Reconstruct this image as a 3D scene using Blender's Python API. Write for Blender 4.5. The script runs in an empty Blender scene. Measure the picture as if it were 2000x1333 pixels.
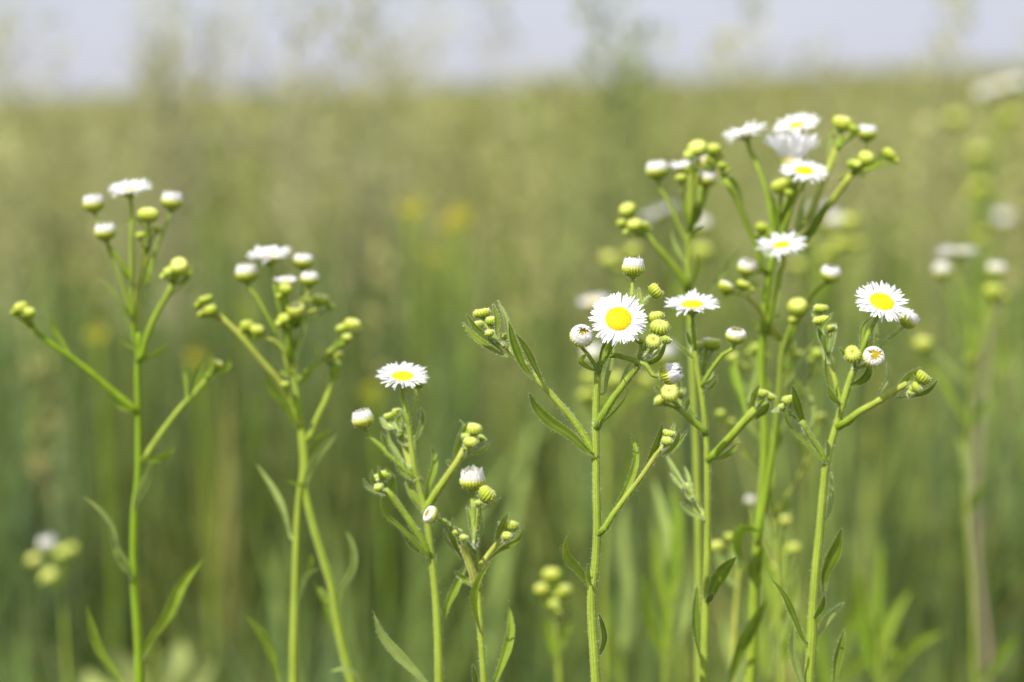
import bpy, math, random
import numpy as np
from mathutils import Vector, Matrix, noise
random.seed(7)
R = math.radians
sc = bpy.context.scene
# ------------------------------------------------------------------ camera
H = 0.55; PITCH = R(4.65); FOCUS = 0.772
cam_d = bpy.data.cameras.new('camera'); cam = bpy.data.objects.new('camera', cam_d)
sc.collection.objects.link(cam); sc.camera = cam
cam.location = (0, 0, H); cam.rotation_euler = (R(90) - PITCH, 0, 0)
cam_d.lens = 100; cam_d.sensor_width = 36; cam_d.clip_start = 0.02; cam_d.clip_end = 3000
cam_d.dof.use_dof = True; cam_d.dof.focus_distance = FOCUS; cam_d.dof.aperture_fstop = 8.8
# ------------------------------------------------------------------ world and sun
CLOUD = (2.52, 2.55, 3.22, 1)          # thin pale high cloud over the blue
SUN_EL, SUN_AZ = R(52), R(-140)      # azimuth measured from +Y clockwise
w = bpy.data.worlds.new("World"); sc.world = w; w.use_nodes = True
nt = w.node_tree; nt.nodes.clear()
sky = nt.nodes.new('ShaderNodeTexSky'); sky.sky_type = 'NISHITA'; sky.sun_disc = False
sky.sun_elevation = SUN_EL; sky.sun_rotation = SUN_AZ
sky.air_density = 1.0; sky.dust_density = 1.0; sky.ozone_density = 1.5; sky.altitude = 300
bg = nt.nodes.new('ShaderNodeBackground'); bg.inputs[1].default_value = 0.105
wo = nt.nodes.new('ShaderNodeOutputWorld')
tcw = nt.nodes.new('ShaderNodeTexCoord'); mpw = nt.nodes.new('ShaderNodeMapping'); mpw.inputs['Scale'].default_value = (1, 1, 3)
nzw = nt.nodes.new('ShaderNodeTexNoise'); nzw.inputs['Scale'].default_value = 2.2; nzw.inputs['Detail'].default_value = 5
mrw = nt.nodes.new('ShaderNodeMapRange'); mrw.inputs['From Min'].default_value = .3; mrw.inputs['From Max'].default_value = .7
mrw.inputs['To Min'].default_value = .78; mrw.inputs['To Max'].default_value = 1.0
mxw = nt.nodes.new('ShaderNodeMix'); mxw.data_type = 'RGBA'; mxw.inputs[7].default_value = CLOUD
nt.links.new(tcw.outputs['Generated'], mpw.inputs[0]); nt.links.new(mpw.outputs[0], nzw.inputs['Vector'])
nt.links.new(nzw.outputs['Fac'], mrw.inputs['Value']); nt.links.new(mrw.outputs[0], mxw.inputs[0])
spw = nt.nodes.new('ShaderNodeSeparateXYZ'); nt.links.new(tcw.outputs['Generated'], spw.inputs[0])
zw = nt.nodes.new('ShaderNodeMapRange'); zw.inputs['From Min'].default_value = .05; zw.inputs['From Max'].default_value = .7
zw.inputs['To Min'].default_value = 1; zw.inputs['To Max'].default_value = 2.0; nt.links.new(spw.outputs[2], zw.inputs['Value'])
vmw = nt.nodes.new('ShaderNodeVectorMath'); vmw.operation = 'SCALE'; vmw.inputs[0].default_value = CLOUD[:3]
nt.links.new(zw.outputs[0], vmw.inputs['Scale']); nt.links.new(vmw.outputs[0], mxw.inputs[7])
nt.links.new(sky.outputs[0], mxw.inputs[6]); nt.links.new(mxw.outputs[2], bg.inputs[0]); nt.links.new(bg.outputs[0], wo.inputs[0])
sd = bpy.data.lights.new('sun', 'SUN'); sd.energy = 2.9; sd.angle = R(0.6); sd.color = (1, .95, .82)
so = bpy.data.objects.new('sun', sd); sc.collection.objects.link(so)
sdir = Vector((math.sin(SUN_AZ) * math.cos(SUN_EL), math.cos(SUN_AZ) * math.cos(SUN_EL), math.sin(SUN_EL)))
so.rotation_euler = sdir.to_track_quat('Z', 'Y').to_euler(); so.location = sdir * 20
sc.view_settings.view_transform = 'Standard'; sc.view_settings.look = 'None'
sc.view_settings.exposure = 1.1; sc.view_settings.gamma = 1
sc.cycles.max_bounces = 8; sc.cycles.use_denoising = True
# ------------------------------------------------------------------ frame helpers
FWD = Vector((0, math.cos(PITCH), -math.sin(PITCH))); UP = Vector((0, math.sin(PITCH), math.cos(PITCH))); RT = Vector((1, 0, 0))
CAM = Vector((0, 0, H)); K = 0.00018
def P(x, y, D):
    return CAM + (FWD + RT * ((x - 1000) * K) + UP * ((666.5 - y) * K)) * D
# ------------------------------------------------------------------ materials
def mat(name, transl=0.0, rough=0.6, sheen=0.0, noise_amt=0.25, noise_scale=400, spec=0.3, bump=0.0, bscale=1500, stretch=1.0):
    m = bpy.data.materials.new(name); m.use_nodes = True
    n = m.node_tree.nodes; l = m.node_tree.links; n.clear()
    out = n.new('ShaderNodeOutputMaterial'); p = n.new('ShaderNodeBsdfPrincipled')
    at = n.new('ShaderNodeAttribute'); at.attribute_name = 'Col'
    tc = n.new('ShaderNodeTexCoord'); mp = n.new('ShaderNodeMapping'); mp.inputs['Scale'].default_value = (1, 1, stretch)
    l.new(tc.outputs['Object'], mp.inputs[0])
    nz = n.new('ShaderNodeTexNoise'); nz.inputs['Scale'].default_value = noise_scale; nz.inputs['Detail'].default_value = 4
    l.new(mp.outputs[0], nz.inputs['Vector'])
    mr = n.new('ShaderNodeMapRange'); mr.inputs['From Min'].default_value = .3; mr.inputs['From Max'].default_value = .7
    mr.inputs['To Min'].default_value = 1 - noise_amt; mr.inputs['To Max'].default_value = 1 + noise_amt
    l.new(nz.outputs['Fac'], mr.inputs['Value'])
    mx = n.new('ShaderNodeVectorMath'); mx.operation = 'SCALE'
    l.new(at.outputs['Color'], mx.inputs[0]); l.new(mr.outputs[0], mx.inputs['Scale'])
    l.new(mx.outputs[0], p.inputs['Base Color'])
    p.inputs['Roughness'].default_value = rough; p.inputs['Specular IOR Level'].default_value = spec
    p.inputs['Sheen Weight'].default_value = sheen; p.inputs['Sheen Roughness'].default_value = .4
    if bump:
        b = n.new('ShaderNodeBump'); b.inputs['Strength'].default_value = bump; b.inputs['Distance'].default_value = .0003
        n2 = n.new('ShaderNodeTexNoise'); n2.inputs['Scale'].default_value = bscale; l.new(mp.outputs[0], n2.inputs['Vector'])
        l.new(n2.outputs['Fac'], b.inputs['Height']); l.new(b.outputs[0], p.inputs['Normal'])
    if transl:
        t = n.new('ShaderNodeBsdfTranslucent'); l.new(mx.outputs[0], t.inputs[0])
        ms = n.new('ShaderNodeMixShader'); ms.inputs[0].default_value = transl
        l.new(p.outputs[0], ms.inputs[1]); l.new(t.outputs[0], ms.inputs[2]); l.new(ms.outputs[0], out.inputs[0])
    else:
        l.new(p.outputs[0], out.inputs[0])
    return m
M_STEM = mat('stem_skin', 0.15, .6, .10, .14, 350, .2, .4, 2500, .3)
M_LEAF = mat('leaf_skin', 0.35, .6, .03, .12, 300, .18, .5, 1800)
M_CUP = mat('involucre_skin', 0.15, .6, .08, .15, 900, .3, .3, 3000)
M_PETAL = mat('ray_skin', 0.3, .55, 0, .04, 900, .25)
M_DISC = mat('disc_skin', 0.10, .6, 0, .12, 2500, .2)
M_GRASS = mat('grass_skin', 0.30, .6, .0, .25, 60, .15)
# ------------------------------------------------------------------ mesh builder
class MB:
    def __init__(s): s.v = []; s.f = []; s.c = []
    def add(s, vs, fs, cs):
        o = len(s.v); s.v += vs; s.c += cs; s.f += [tuple(i + o for i in f) for f in fs]
    def build(s, name, m, parent=None, origin=None, smooth=True):
        me = bpy.data.meshes.new(name); o3 = origin or Vector((0, 0, 0))
        me.from_pydata([tuple(v - o3) for v in s.v], [], s.f)
        ca = me.color_attributes.new('Col', 'FLOAT_COLOR', 'POINT')
        ca.data.foreach_set('color', np.array([(c[0], c[1], c[2], 1) for c in s.c], dtype=np.float32).ravel())
        if smooth: me.polygons.foreach_set('use_smooth', [True] * len(me.polygons))
        me.materials.append(m); me.update()
        ob = bpy.data.objects.new(name, me); sc.collection.objects.link(ob)
        if parent: ob.parent = parent
        return ob
def lerp(a, b, t): return a + (b - a) * t
def mixc(a, b, t): return tuple(a[i] + (b[i] - a[i]) * t for i in range(3))
def crom(pts, n):
    """smooth path through pts (Vectors) in n+1 samples"""
    if len(pts) == 2: pts = [pts[0], (pts[0] + pts[1]) / 2, pts[1]]
    q = [pts[0] * 2 - pts[1]] + list(pts) + [pts[-1] * 2 - pts[-2]]
    L = [0]
    for i in range(len(pts) - 1): L.append(L[-1] + max((pts[i + 1] - pts[i]).length, 1e-9))
    out = []; j = 0
    for s in range(n + 1):
        d = L[-1] * s / n
        while j < len(pts) - 2 and d > L[j + 1]: j += 1
        t = (d - L[j]) / (L[j + 1] - L[j]); a, b, c, e = q[j], q[j + 1], q[j + 2], q[j + 3]
        out.append(((b * 2) + (c - a) * t + (a * 2 - b * 5 + c * 4 - e) * t * t + (b * 3 - a - c * 3 + e) * t ** 3) / 2)
    return out
def frames(pts):
    T = [((pts[min(i + 1, len(pts) - 1)] - pts[max(i - 1, 0)])).normalized() for i in range(len(pts))]
    u = T[0].orthogonal().normalized(); out = []
    for t in T:
        u = (u - t * u.dot(t)).normalized(); out.append((t, u, t.cross(u)))
    return out
HAIRC = (0.85, 0.88, 0.68)
def tube(mb, pts, rads, sides=14, rib=0.10, c0=(.2, .3, .05), c1=(.2, .3, .05), hairs=0, hlen=.0008, rnd=random):
    fr = frames(pts); vs = []; fs = []; cs = []; n = len(pts)
    for i, p in enumerate(pts):
        t, u, v = fr[i]
        for k in range(sides):
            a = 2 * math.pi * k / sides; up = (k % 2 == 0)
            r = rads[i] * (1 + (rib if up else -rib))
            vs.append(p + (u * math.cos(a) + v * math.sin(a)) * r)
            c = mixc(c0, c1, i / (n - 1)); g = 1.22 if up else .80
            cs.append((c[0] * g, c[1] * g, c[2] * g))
    for i in range(n - 1):
        for k in range(sides):
            a = i * sides + k; b = i * sides + (k + 1) % sides
            fs.append((a, b, b + sides, a + sides))
    fs.append(tuple(range(sides))[::-1]); fs.append(tuple((n - 1) * sides + k for k in range(sides)))
    mb.add(vs, fs, cs)
    if hairs:
        L = sum((pts[i + 1] - pts[i]).length for i in range(n - 1)); N = int(L * 1000 * hairs)
        for _ in range(N):
            s = rnd.random() * (n - 1.001); i = int(s); f = s - i
            p = pts[i].lerp(pts[i + 1], f); t, u, v = fr[i]; a = rnd.random() * 6.283
            d = u * math.cos(a) + v * math.sin(a); r = lerp(rads[i], rads[i + 1], f) * .97
            h = hlen * (.4 + rnd.random() * .8); q = p + d * r
            e = q + (d + t * rnd.uniform(-.1, .5) + Vector((rnd.gauss(0, .2), rnd.gauss(0, .2), rnd.gauss(0, .2)))) * h
            wd = (t * rnd.uniform(-1, 1) + d.cross(t)).normalized() * .00003
            mb.add([q - wd, q + wd, e], [(0, 1, 2)], [HAIRC] * 3)
def leaf_mesh(mb, pts, width, sides_v, fold=.25, col=(.1, .18, .03), edge=(.32, .38, .14), wave=.1, hairs=False, tipk=1.0):
    n = len(pts) - 1; S = (-1, -.82, -.45, -.08, .08, .45, .82, 1); vs = []; cs = []; fs = []
    ph = random.random() * 6
    for i, p in enumerate(pts):
        t = i / n
        T = (pts[min(i + 1, n)] - pts[max(i - 1, 0)]).normalized()
        sd_ = sides_v[i]; sd_ = (sd_ - T * sd_.dot(T)).normalized(); nn = T.cross(sd_)
        base = .34 + .66 * min(1, t / .5) ** 1.2
        tip = 1 - max(0, (t - .5) / .5) ** 2.3 * (.97)
        ww = width / 2 * base * tip
        for s in S:
            z = abs(s) * fold * ww + math.sin(t * 9 + ph + s * 2) * wave * ww * abs(s) - (.12 * ww if abs(s) < .1 else 0)
            vs.append(p + sd_ * (s * ww) + nn * z)
            c = edge if abs(s) == 1 else (mixc(col, edge, .45) if abs(s) < .1 else col)
            if t < .12: c = mixc(c, edge, .6)
            cs.append(c)
        if hairs and 0 < i:
            for s in (-1, 1):
                for _ in range(3):
                    q = p + sd_ * (s * ww) + T * random.uniform(-.5, .5) * (pts[i] - pts[i - 1]).length
                    e = q + (sd_ * s + T * random.uniform(-.2, .6) + nn * random.uniform(-.5, .5)) * random.uniform(.0003, .0007)
                    mb.add([q - T * .00003, q + T * .00003, e], [(0, 1, 2)], [HAIRC] * 3)
    m = len(S)
    for i in range(n):
        for k in range(m - 1):
            a = i * m + k; fs.append((a, a + 1, a + 1 + m, a + m))
    mb.add(vs, fs, cs)
# ------------------------------------------------------------------ flower heads (local z = axis, unit = metres)
def basis(axis):
    z = axis.normalized(); x = z.orthogonal().normalized(); y = z.cross(x)
    return x, y, z
def lathe(mb, C, B, prof, sides, cols, stripe=0.0, rib=0.0, freq=None):
    x, y, z = B; vs = []; cs = []; fs = []; n = len(prof); fq = freq or sides // 4
    for i, (r, h) in enumerate(prof):
        for k in range(sides):
            a = 2 * math.pi * k / sides; m = math.cos(a * fq + (.6 * math.sin(i * 1.3)))
            rr = r * (1 + rib * m)
            vs.append(C + (x * math.cos(a) + y * math.sin(a)) * rr + z * h)
            c = cols[i]; g = 1 + stripe * m; cs.append((c[0] * g, c[1] * g, c[2] * g))
    for i in range(n - 1):
        for k in range(sides):
            a = i * sides + k; b = i * sides + (k + 1) % sides
            fs.append((a, b, b + sides, a + sides))
    fs.append(tuple(range(sides))[::-1]); fs.append(tuple((n - 1) * sides + k for k in range(sides)))
    mb.add(vs, fs, cs)
def strip(mb, rows, wds, side, nn, col, keel=.25):
    vs = []; cs = []; fs = []
    for i, p in enumerate(rows):
        wv = side * wds[i]; vs += [p - wv, p - nn * wds[i] * keel, p + wv]
        cs += [col(i)] * 3
    for i in range(len(rows) - 1):
        a = i * 3; fs += [(a, a + 1, a + 4, a + 3), (a + 1, a + 2, a + 5, a + 4)]
    mb.add(vs, fs, cs)
CUPB = (.17, .26, .010); CUPT = (.46, .51, .035); CREAM = (.68, .69, .24)
def disc_mesh(mb, C, B, rd, h0, dome, n=170, col=(.88, .62, .004), col2=(.74, .49, .004)):
    x, y, z = B
    prof = [(rd * math.cos(a), h0 + dome * math.sin(a)) for a in np.linspace(0, 1.45, 7)]
    lathe(mb, C, B, prof, 32, [col2] * 7)
    for i in range(n):
        rr = math.sqrt((i + .5) / n); a = i * 2.39996; r = rr * rd * .97
        hh = h0 + dome * math.sqrt(max(0, 1 - rr * rr * .95)); d = rd * .062 * (1.15 if rr > .6 else .8)
        p = C + (x * math.cos(a) + y * math.sin(a)) * r + z * hh
        g = random.uniform(.68, 1.08); c = mixc(col, (.70, .66, .02) if rr < .35 else (.92, .72, .01), random.random() * .7); c = (c[0] * g, c[1] * g, c[2])
        vs = [p + z * d * 1.3] + [p + (x * math.cos(q) + y * math.sin(q)) * d + z * d * (-.3) for q in (0, 1.257, 2.513, 3.77, 5.027)]
        mb.add(vs, [(0, 1, 2), (0, 2, 3), (0, 3, 4), (0, 4, 5), (0, 5, 1)], [c] * 6)
def open_head(C, axis, Rr, rd, elev=6, droop=4, n=72, hi=1.0, cup_h=.85):
    """open daisy: cup, rays, disc. C = centre of the disc."""
    B = basis(axis); x, y, z = B
    cup = MB(); rc = rd * 1.08
    prof = [(.26 * rc, -cup_h * rc), (.34 * rc, -.80 * cup_h * rc), (.62 * rc, -.60 * cup_h * rc), (.88 * rc, -.32 * cup_h * rc), (.99 * rc, -.08 * cup_h * rc), (.98 * rc, 0.02 * rc), (.80 * rc, .03 * rc)]
    cols = [CUPB, CUPB, mixc(CUPB, CUPT, .2), mixc(CUPB, CUPT, .45), mixc(CUPB, CUPT, .75), CUPT, CUPT]
    lathe(cup, C, B, prof, 96, cols, .26, .04, 24)
    rays = MB(); tot = n * 2 - n // 3
    for i in range(tot):
        layer = 0 if i < n else 1
        a = (2 * math.pi * (i % n) / n if layer == 0 else 2 * math.pi * (i - n) / (tot - n)) + random.gauss(0, .025) + layer * .04
        dr = x * math.cos(a) + y * math.sin(a); side = -x * math.sin(a) + y * math.cos(a)
        L = (Rr - rd * .88) * (random.uniform(.86, 1.05) if layer == 0 else random.uniform(.72, .95))
        el = R(elev + random.gauss(0, 5) + (7 if layer else 0)); dp = R(droop + random.gauss(0, 9))
        wd = Rr * .043 * random.uniform(.85, 1.12); rows = []; p = C + dr * rd * .88 + z * (rd * (.02 + .05 * layer)); e = el
        sk = random.gauss(0, .06)
        if random.random() < .06: dp += R(random.uniform(20, 50)) * random.choice((-1, 1)); sk *= 3; L *= .85
        rows.append(p); ns = 6
        for s in range(ns):
            e = el - dp * (s / ns) * 1.6
            p = p + (dr * math.cos(e) + z * math.sin(e) + side * sk) * (L / ns); rows.append(p)
        W = [wd * q for q in (.55, .8, .95, 1, .98, .82, .30)]
        g = random.uniform(.90, 1.0) * (.94 if layer else 1); roll = random.gauss(0, .22)
        sd2 = (side + z * roll).normalized(); nn = dr.cross(sd2)
        strip(rays, rows, W, sd2, nn, lambda i, g=g: (.90 * g, .905 * g, .92 * g) if i > 0 else (.72, .74, .5), .3)
    disc = MB(); disc_mesh(disc, C, B, rd, .01 * rd, rd * .30)
    return cup, rays, disc
def white_bud(C, axis, r, tip=.45, top=.85, rag=.05, n=44, hole=False):
    """half opened head: green cup, erect white rays curling in. C = centre (rim height 0)."""
    B = basis(axis); x, y, z = B; cup = MB()
    pr = [(.18, -.98), (.24, -.86), (.55, -.72), (.84, -.46), (.99, -.12), (1.0, .12), (.93, .2), (.75, .15)]
    cols = [CUPB, CUPB, mixc(CUPB, CUPT, .15), mixc(CUPB, CUPT, .45), CUPT, mixc(CUPT, CREAM, .5), CREAM, CREAM]
    lathe(cup, C, B, [(a * r, b * r) for a, b in pr], 88, cols, .30, .045, 22)
    rays = MB()
    for i in range(n * 2):
        lay = i % 2; a = math.pi * i / n + random.gauss(0, .03); dr = x * math.cos(a) + y * math.sin(a); side = -x * math.sin(a) + y * math.cos(a)
        tr = tip * (.86 if tip > .7 else 1) * random.uniform(.85, 1.15) + random.gauss(0, rag); tp = top * random.uniform(.93, 1.07) + random.gauss(0, rag); q = .93 - .06 * lay
        P_ = [(q, .05), (q + .05, .22), (lerp(q, tr, .08), .42), (lerp(q, tr, .36), lerp(.42, tp, .58)), (lerp(q, tr, .70), lerp(.42, tp, .86)), (tr, tp + (random.gauss(0, .07) if tip > .55 else 0))]
        rows = [C + dr * (u * r) + z * (v * r) for u, v in P_]
        wd = r * .085; W = [wd * k for k in (.9, 1, 1, .9, .75, .28)]
        g = random.uniform(.78, 1)
        strip(rays, rows, W, side, -dr, lambda i, g=g: mixc((.84, .83, .52), (.91 * g, .91 * g, .88 * g), min(1, i / 2)), .35)
    disc = MB(); disc_mesh(disc, C, B, r * .84, r * .22, r * .22, 90, (.50, .38, .01), (.35, .27, .01))
    return cup, rays, disc
def green_bud(C, axis, r, open_=.0, flat=1.0):
    """closed button, C = middle"""
    B = basis(axis); x, y, z = B; cup = MB()
    pr = [(.20, -.88), (.28, -.80), (.66, -.66), (.93, -.32), (1.0, .05), (.95, .32), (.80, .52), (.58, .63), (.34, .64), (.14, .57), (.04, .48)]
    yy = random.random() * .6 + (.4 if r > .0022 else 0); t2 = mixc((.31, .42, .02), (.47, .52, .05), yy); CR = mixc(t2, CREAM, .35 + .6 * yy * random.random())
    cols = [CUPB, CUPB, CUPB, mixc(CUPB, CUPT, .35), t2, t2, mixc(t2, CR, .4), mixc(t2, CR, .8), CR, mixc(CR, (.4, .45, .04), .5), (.34, .36, .02)]
    flat = flat * random.uniform(.88, 1.08)
    lathe(cup, C, B, [(a * r, b * r * flat) for a, b in pr], 96, cols, .22, .04, 16)
    for k, v in enumerate(cup.v):
        cup.v[k] = v + (v - C) * .14 * noise.noise(Vector((v.x * 260, v.y * 260, v.z * 260)))
    return cup, None, None
# ------------------------------------------------------------------ plants
ST = (.205, .32, .012); ST2 = (.31, .40, .045); DARK = (.14, .22, .008); MID = (.23, .325, .020); PALE = (.30, .39, .09); YG = (.44, .48, .08)
def lab(o, label, cat, group=None, kind=None):
    if label: o['label'] = label
    if cat: o['category'] = cat
    if group: o['group'] = group
    if kind: o['kind'] = kind
class Plant:
    def __init__(s, name, label, cat, D, bx, group, hairs=0, detail=1.0):
        D = FOCUS / (1 - (1 - FOCUS / D) * 1.22)
        s.kids = 14; s.sc = []; s.tw = 1.0 if D < .97 else .72; s.D = D; s.h = hairs; s.det = detail
        b = P(bx, 1400, D); b.z = 0; s.base = b
        s.root = bpy.data.objects.new(name, None); sc.collection.objects.link(s.root)
        s.root.location = b; s.root.empty_display_size = .05; lab(s.root, label, cat, group)
    def px(s, q): return q * K * s.D
    def pts(s, L, dz=0):
        out = []; n = len(L)
        for i, p in enumerate(L):
            d = p[2] if len(p) > 2 else dz * (i / max(1, n - 1)) ** 1.2
            out.append(P(p[0], p[1], s.D + d * .001))
        return out
    def _tube(s, V, w0, w1, name, c0, c1, hd=1.0, f0=0.0, root=0.0):
        L = sum((V[i + 1] - V[i]).length for i in range(len(V) - 1)); n = max(6, int(L / .0035))
        pts = crom(V, n); mb = MB()
        rad = [s.px(lerp(w0, w1, max(0, i / n - f0) / (1 - f0))) / 2 * (1.06 if s.h else .96) * s.tw * (1 + root * math.exp(-i / n * L / .0035)) * (1 + .05 * noise.noise(Vector((i * .35, w0, s.D * 90)))) for i in range(n + 1)]
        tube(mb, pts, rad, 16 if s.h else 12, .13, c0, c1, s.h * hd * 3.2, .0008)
        return mb.build(name, M_STEM, s.root, s.base)
    def snap(s, L, lim=24, drop=7):
        x, y = L[0][:2]; best = None
        for S_ in s.sc:
            for (xa, ya), (xb, yb) in zip(S_[:-1], S_[1:]):
                yy = min(y + drop, S_[0][1])
                if yb <= yy <= ya:
                    xs = xa + (xb - xa) * (ya - yy) / max(ya - yb, 1)
                    if abs(xs - x) < lim and (best is None or abs(xs - x) < abs(best[0] - x)): best = (xs, yy)
        return ([best] + list(L)) if best and abs(best[0] - x) + abs(best[1] - y) > 3 else L
    def stem(s, L, w0, w1, c0=ST, c1=ST2):
        s.sc.append([q[:2] for q in L])
        V = s.pts(L); g = Vector((s.base.x + random.uniform(-.003, .003), s.base.y + random.uniform(-.003, .003), -.002))
        f = V[0]; m = g.lerp(f, .55) + Vector((random.uniform(-.004, .004), 0, 0))
        a = (m - g).length + (V[0] - m).length; b = sum((V[i + 1] - V[i]).length for i in range(len(V) - 1))
        d = (V[0] - V[1]).normalized(); low = [g.lerp(V[0], q) + Vector((math.sin(q * 5 + s.D * 60) * .003 * (1 - q), 0, 0)) for q in (0, .2, .4, .6, .75, .87)] + [V[0] + d * .022]
        s._tube(low + V, w0, w1, 'stem', c0, c1, 1.0, a / (a + b))
    def bract(s, L, ln, wd):
        x0, y0 = L[0][:2]; x1, y1 = L[1][:2]; a = math.atan2(y1 - y0, x1 - x0)
        sg = 1 if math.cos(a) > 0 else -1; b = a + sg * R(random.uniform(4, 26)); c = b - sg * R(random.uniform(0, 30))
        m = (x0 + math.cos(b) * ln * .5, y0 + math.sin(b) * ln * .5); e = (m[0] + math.cos(c) * ln * .5, m[1] + math.sin(c) * ln * .5)
        s.leaf([(x0, y0), m, e], wd, random.uniform(5, 50), random.uniform(5, 60), dz=random.uniform(-8, 6), col=random.choice((MID, PALE, ST, MID)))
    def branch(s, L, w0, w1, dz=0, c0=ST, c1=ST2, name='branch'):
        L = s.snap(L); s._tube(s.pts(L, dz), w0, w1, name, c0, c1, root=.22)
        if s.D > .79: s.bract(L, random.uniform(45, 80), random.uniform(10, 15))
        if s.D > .79: s.bract(L[-2:], random.uniform(22, 38), random.uniform(6, 9))
    def leaf(s, L, wd, a0=15, a1=None, dz=None, col=MID, fold=.3, edge=None):
        if dz is None: dz = random.uniform(-9, 9)
        L = s.snap(L, 17, 2)
        V = s.pts(L, dz); n = 18; pts = crom(V, n); a1 = a0 if a1 is None else a1; S = []
        for i, p in enumerate(pts):
            T = (pts[min(i + 1, n)] - pts[max(i - 1, 0)]).normalized(); a = R(lerp(a0, a1, i / n))
            v = (p - CAM).normalized(); sp = T.cross(v).normalized(); S.append(sp * math.cos(a) + T.cross(sp) * math.sin(a))
        mb = MB(); g = random.uniform(.88, 1.12); c = tuple(q * g for q in col)
        leaf_mesh(mb, pts, s.px(wd), S, fold, c, edge or mixc(c, (.44, .5, .22), .38), .12, s.h > 0)
        mb.build('leaf', M_LEAF, s.root, s.base)
    def head(s, kind, x, y, r, a=0, t=12, dz=0, stalk=None, w=7, w1=None, c0=ST, c1=ST2, **kw):
        a = R(a); t = R(t); C = P(x, y, s.D + dz * .001); rr = s.px(r)
        ax = (RT * math.sin(a) + UP * math.cos(a)) * math.cos(t) - FWD * math.sin(t)
        if kind == 'open':
            rd = rr * kw.pop('disc', .45); parts = open_head(C, ax, rr, rd, **kw); bd = .88 * rd * 1.08; nm = 'flower_head'
        elif kind == 'white':
            parts = white_bud(C, ax, rr, **kw); bd = .95 * rr; nm = 'opening_bud'
        else:
            parts = green_bud(C, ax, rr, **kw); bd = .76 * rr * kw.get('flat', 1); nm = 'flower_bud'
        if s.h:
            cv = parts[0].v[:]; cn = len(cv)
            for _ in range(150):
                v = cv[random.randrange(cn // 8, cn * 7 // 10)]; d = (v - (C - ax * rr * .1)).normalized(); d = (d + Vector((random.gauss(0, .3), random.gauss(0, .3), random.gauss(0, .3)))).normalized()
                wv = d.orthogonal().normalized() * .000028
                parts[0].add([v - wv, v + wv, v + d * random.uniform(.0003, .0007)], [(0, 1, 2)], [HAIRC] * 3)
        h = parts[0].build(nm, M_CUP, s.root, s.base)
        if kind == 'green' and stalk and r > 10 and s.D > .79 and s.kids:
            x0, y0 = stalk[0][:2]
            if random.random() < .5:
                sg = random.choice((-1, 1)); s.kids -= 1
                s.head('green', x + sg * r * random.uniform(.8, 1.2), y + r * random.uniform(.5, 1.2), r * random.uniform(.4, .6), a=math.degrees(a) + sg * 30, t=math.degrees(t), dz=dz + random.uniform(-5, 5), stalk=[(x0, y0)], w=5)
            if random.random() < .6:
                s.leaf([(x0, y0), (x0 + (x - x0) * .6 + random.uniform(-10, 10), y0 + (y - y0) * .6), (x + random.choice((-1, 1)) * r * random.uniform(1.0, 1.7), y + random.uniform(-r, r * .6))], random.uniform(7, 11), random.uniform(5, 50), dz=dz + random.uniform(-5, 5), col=random.choice((MID, ST, PALE)))
        if parts[1]:
            q = parts[1].build('ray_petals', M_PETAL, h, s.base); q = parts[2].build('yellow_disc', M_DISC, h, s.base)
        if stalk:
            stalk = s.snap(stalk, 14, 5); V = s.pts(stalk, dz * .8); V = V + [C - ax * (bd + rr * .45), C - ax * bd * .9]
            s._tube(V, w, w1 or w * .8, 'flower_stalk', c0, c1, .8)
            if len(stalk) > 2 and s.D > .79: s.bract(stalk, random.uniform(28, 50), random.uniform(6, 9))
FG = 'daisy fleabane plants standing in the front row'
BG = 'out of focus fleabane plants behind the front row'
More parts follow.
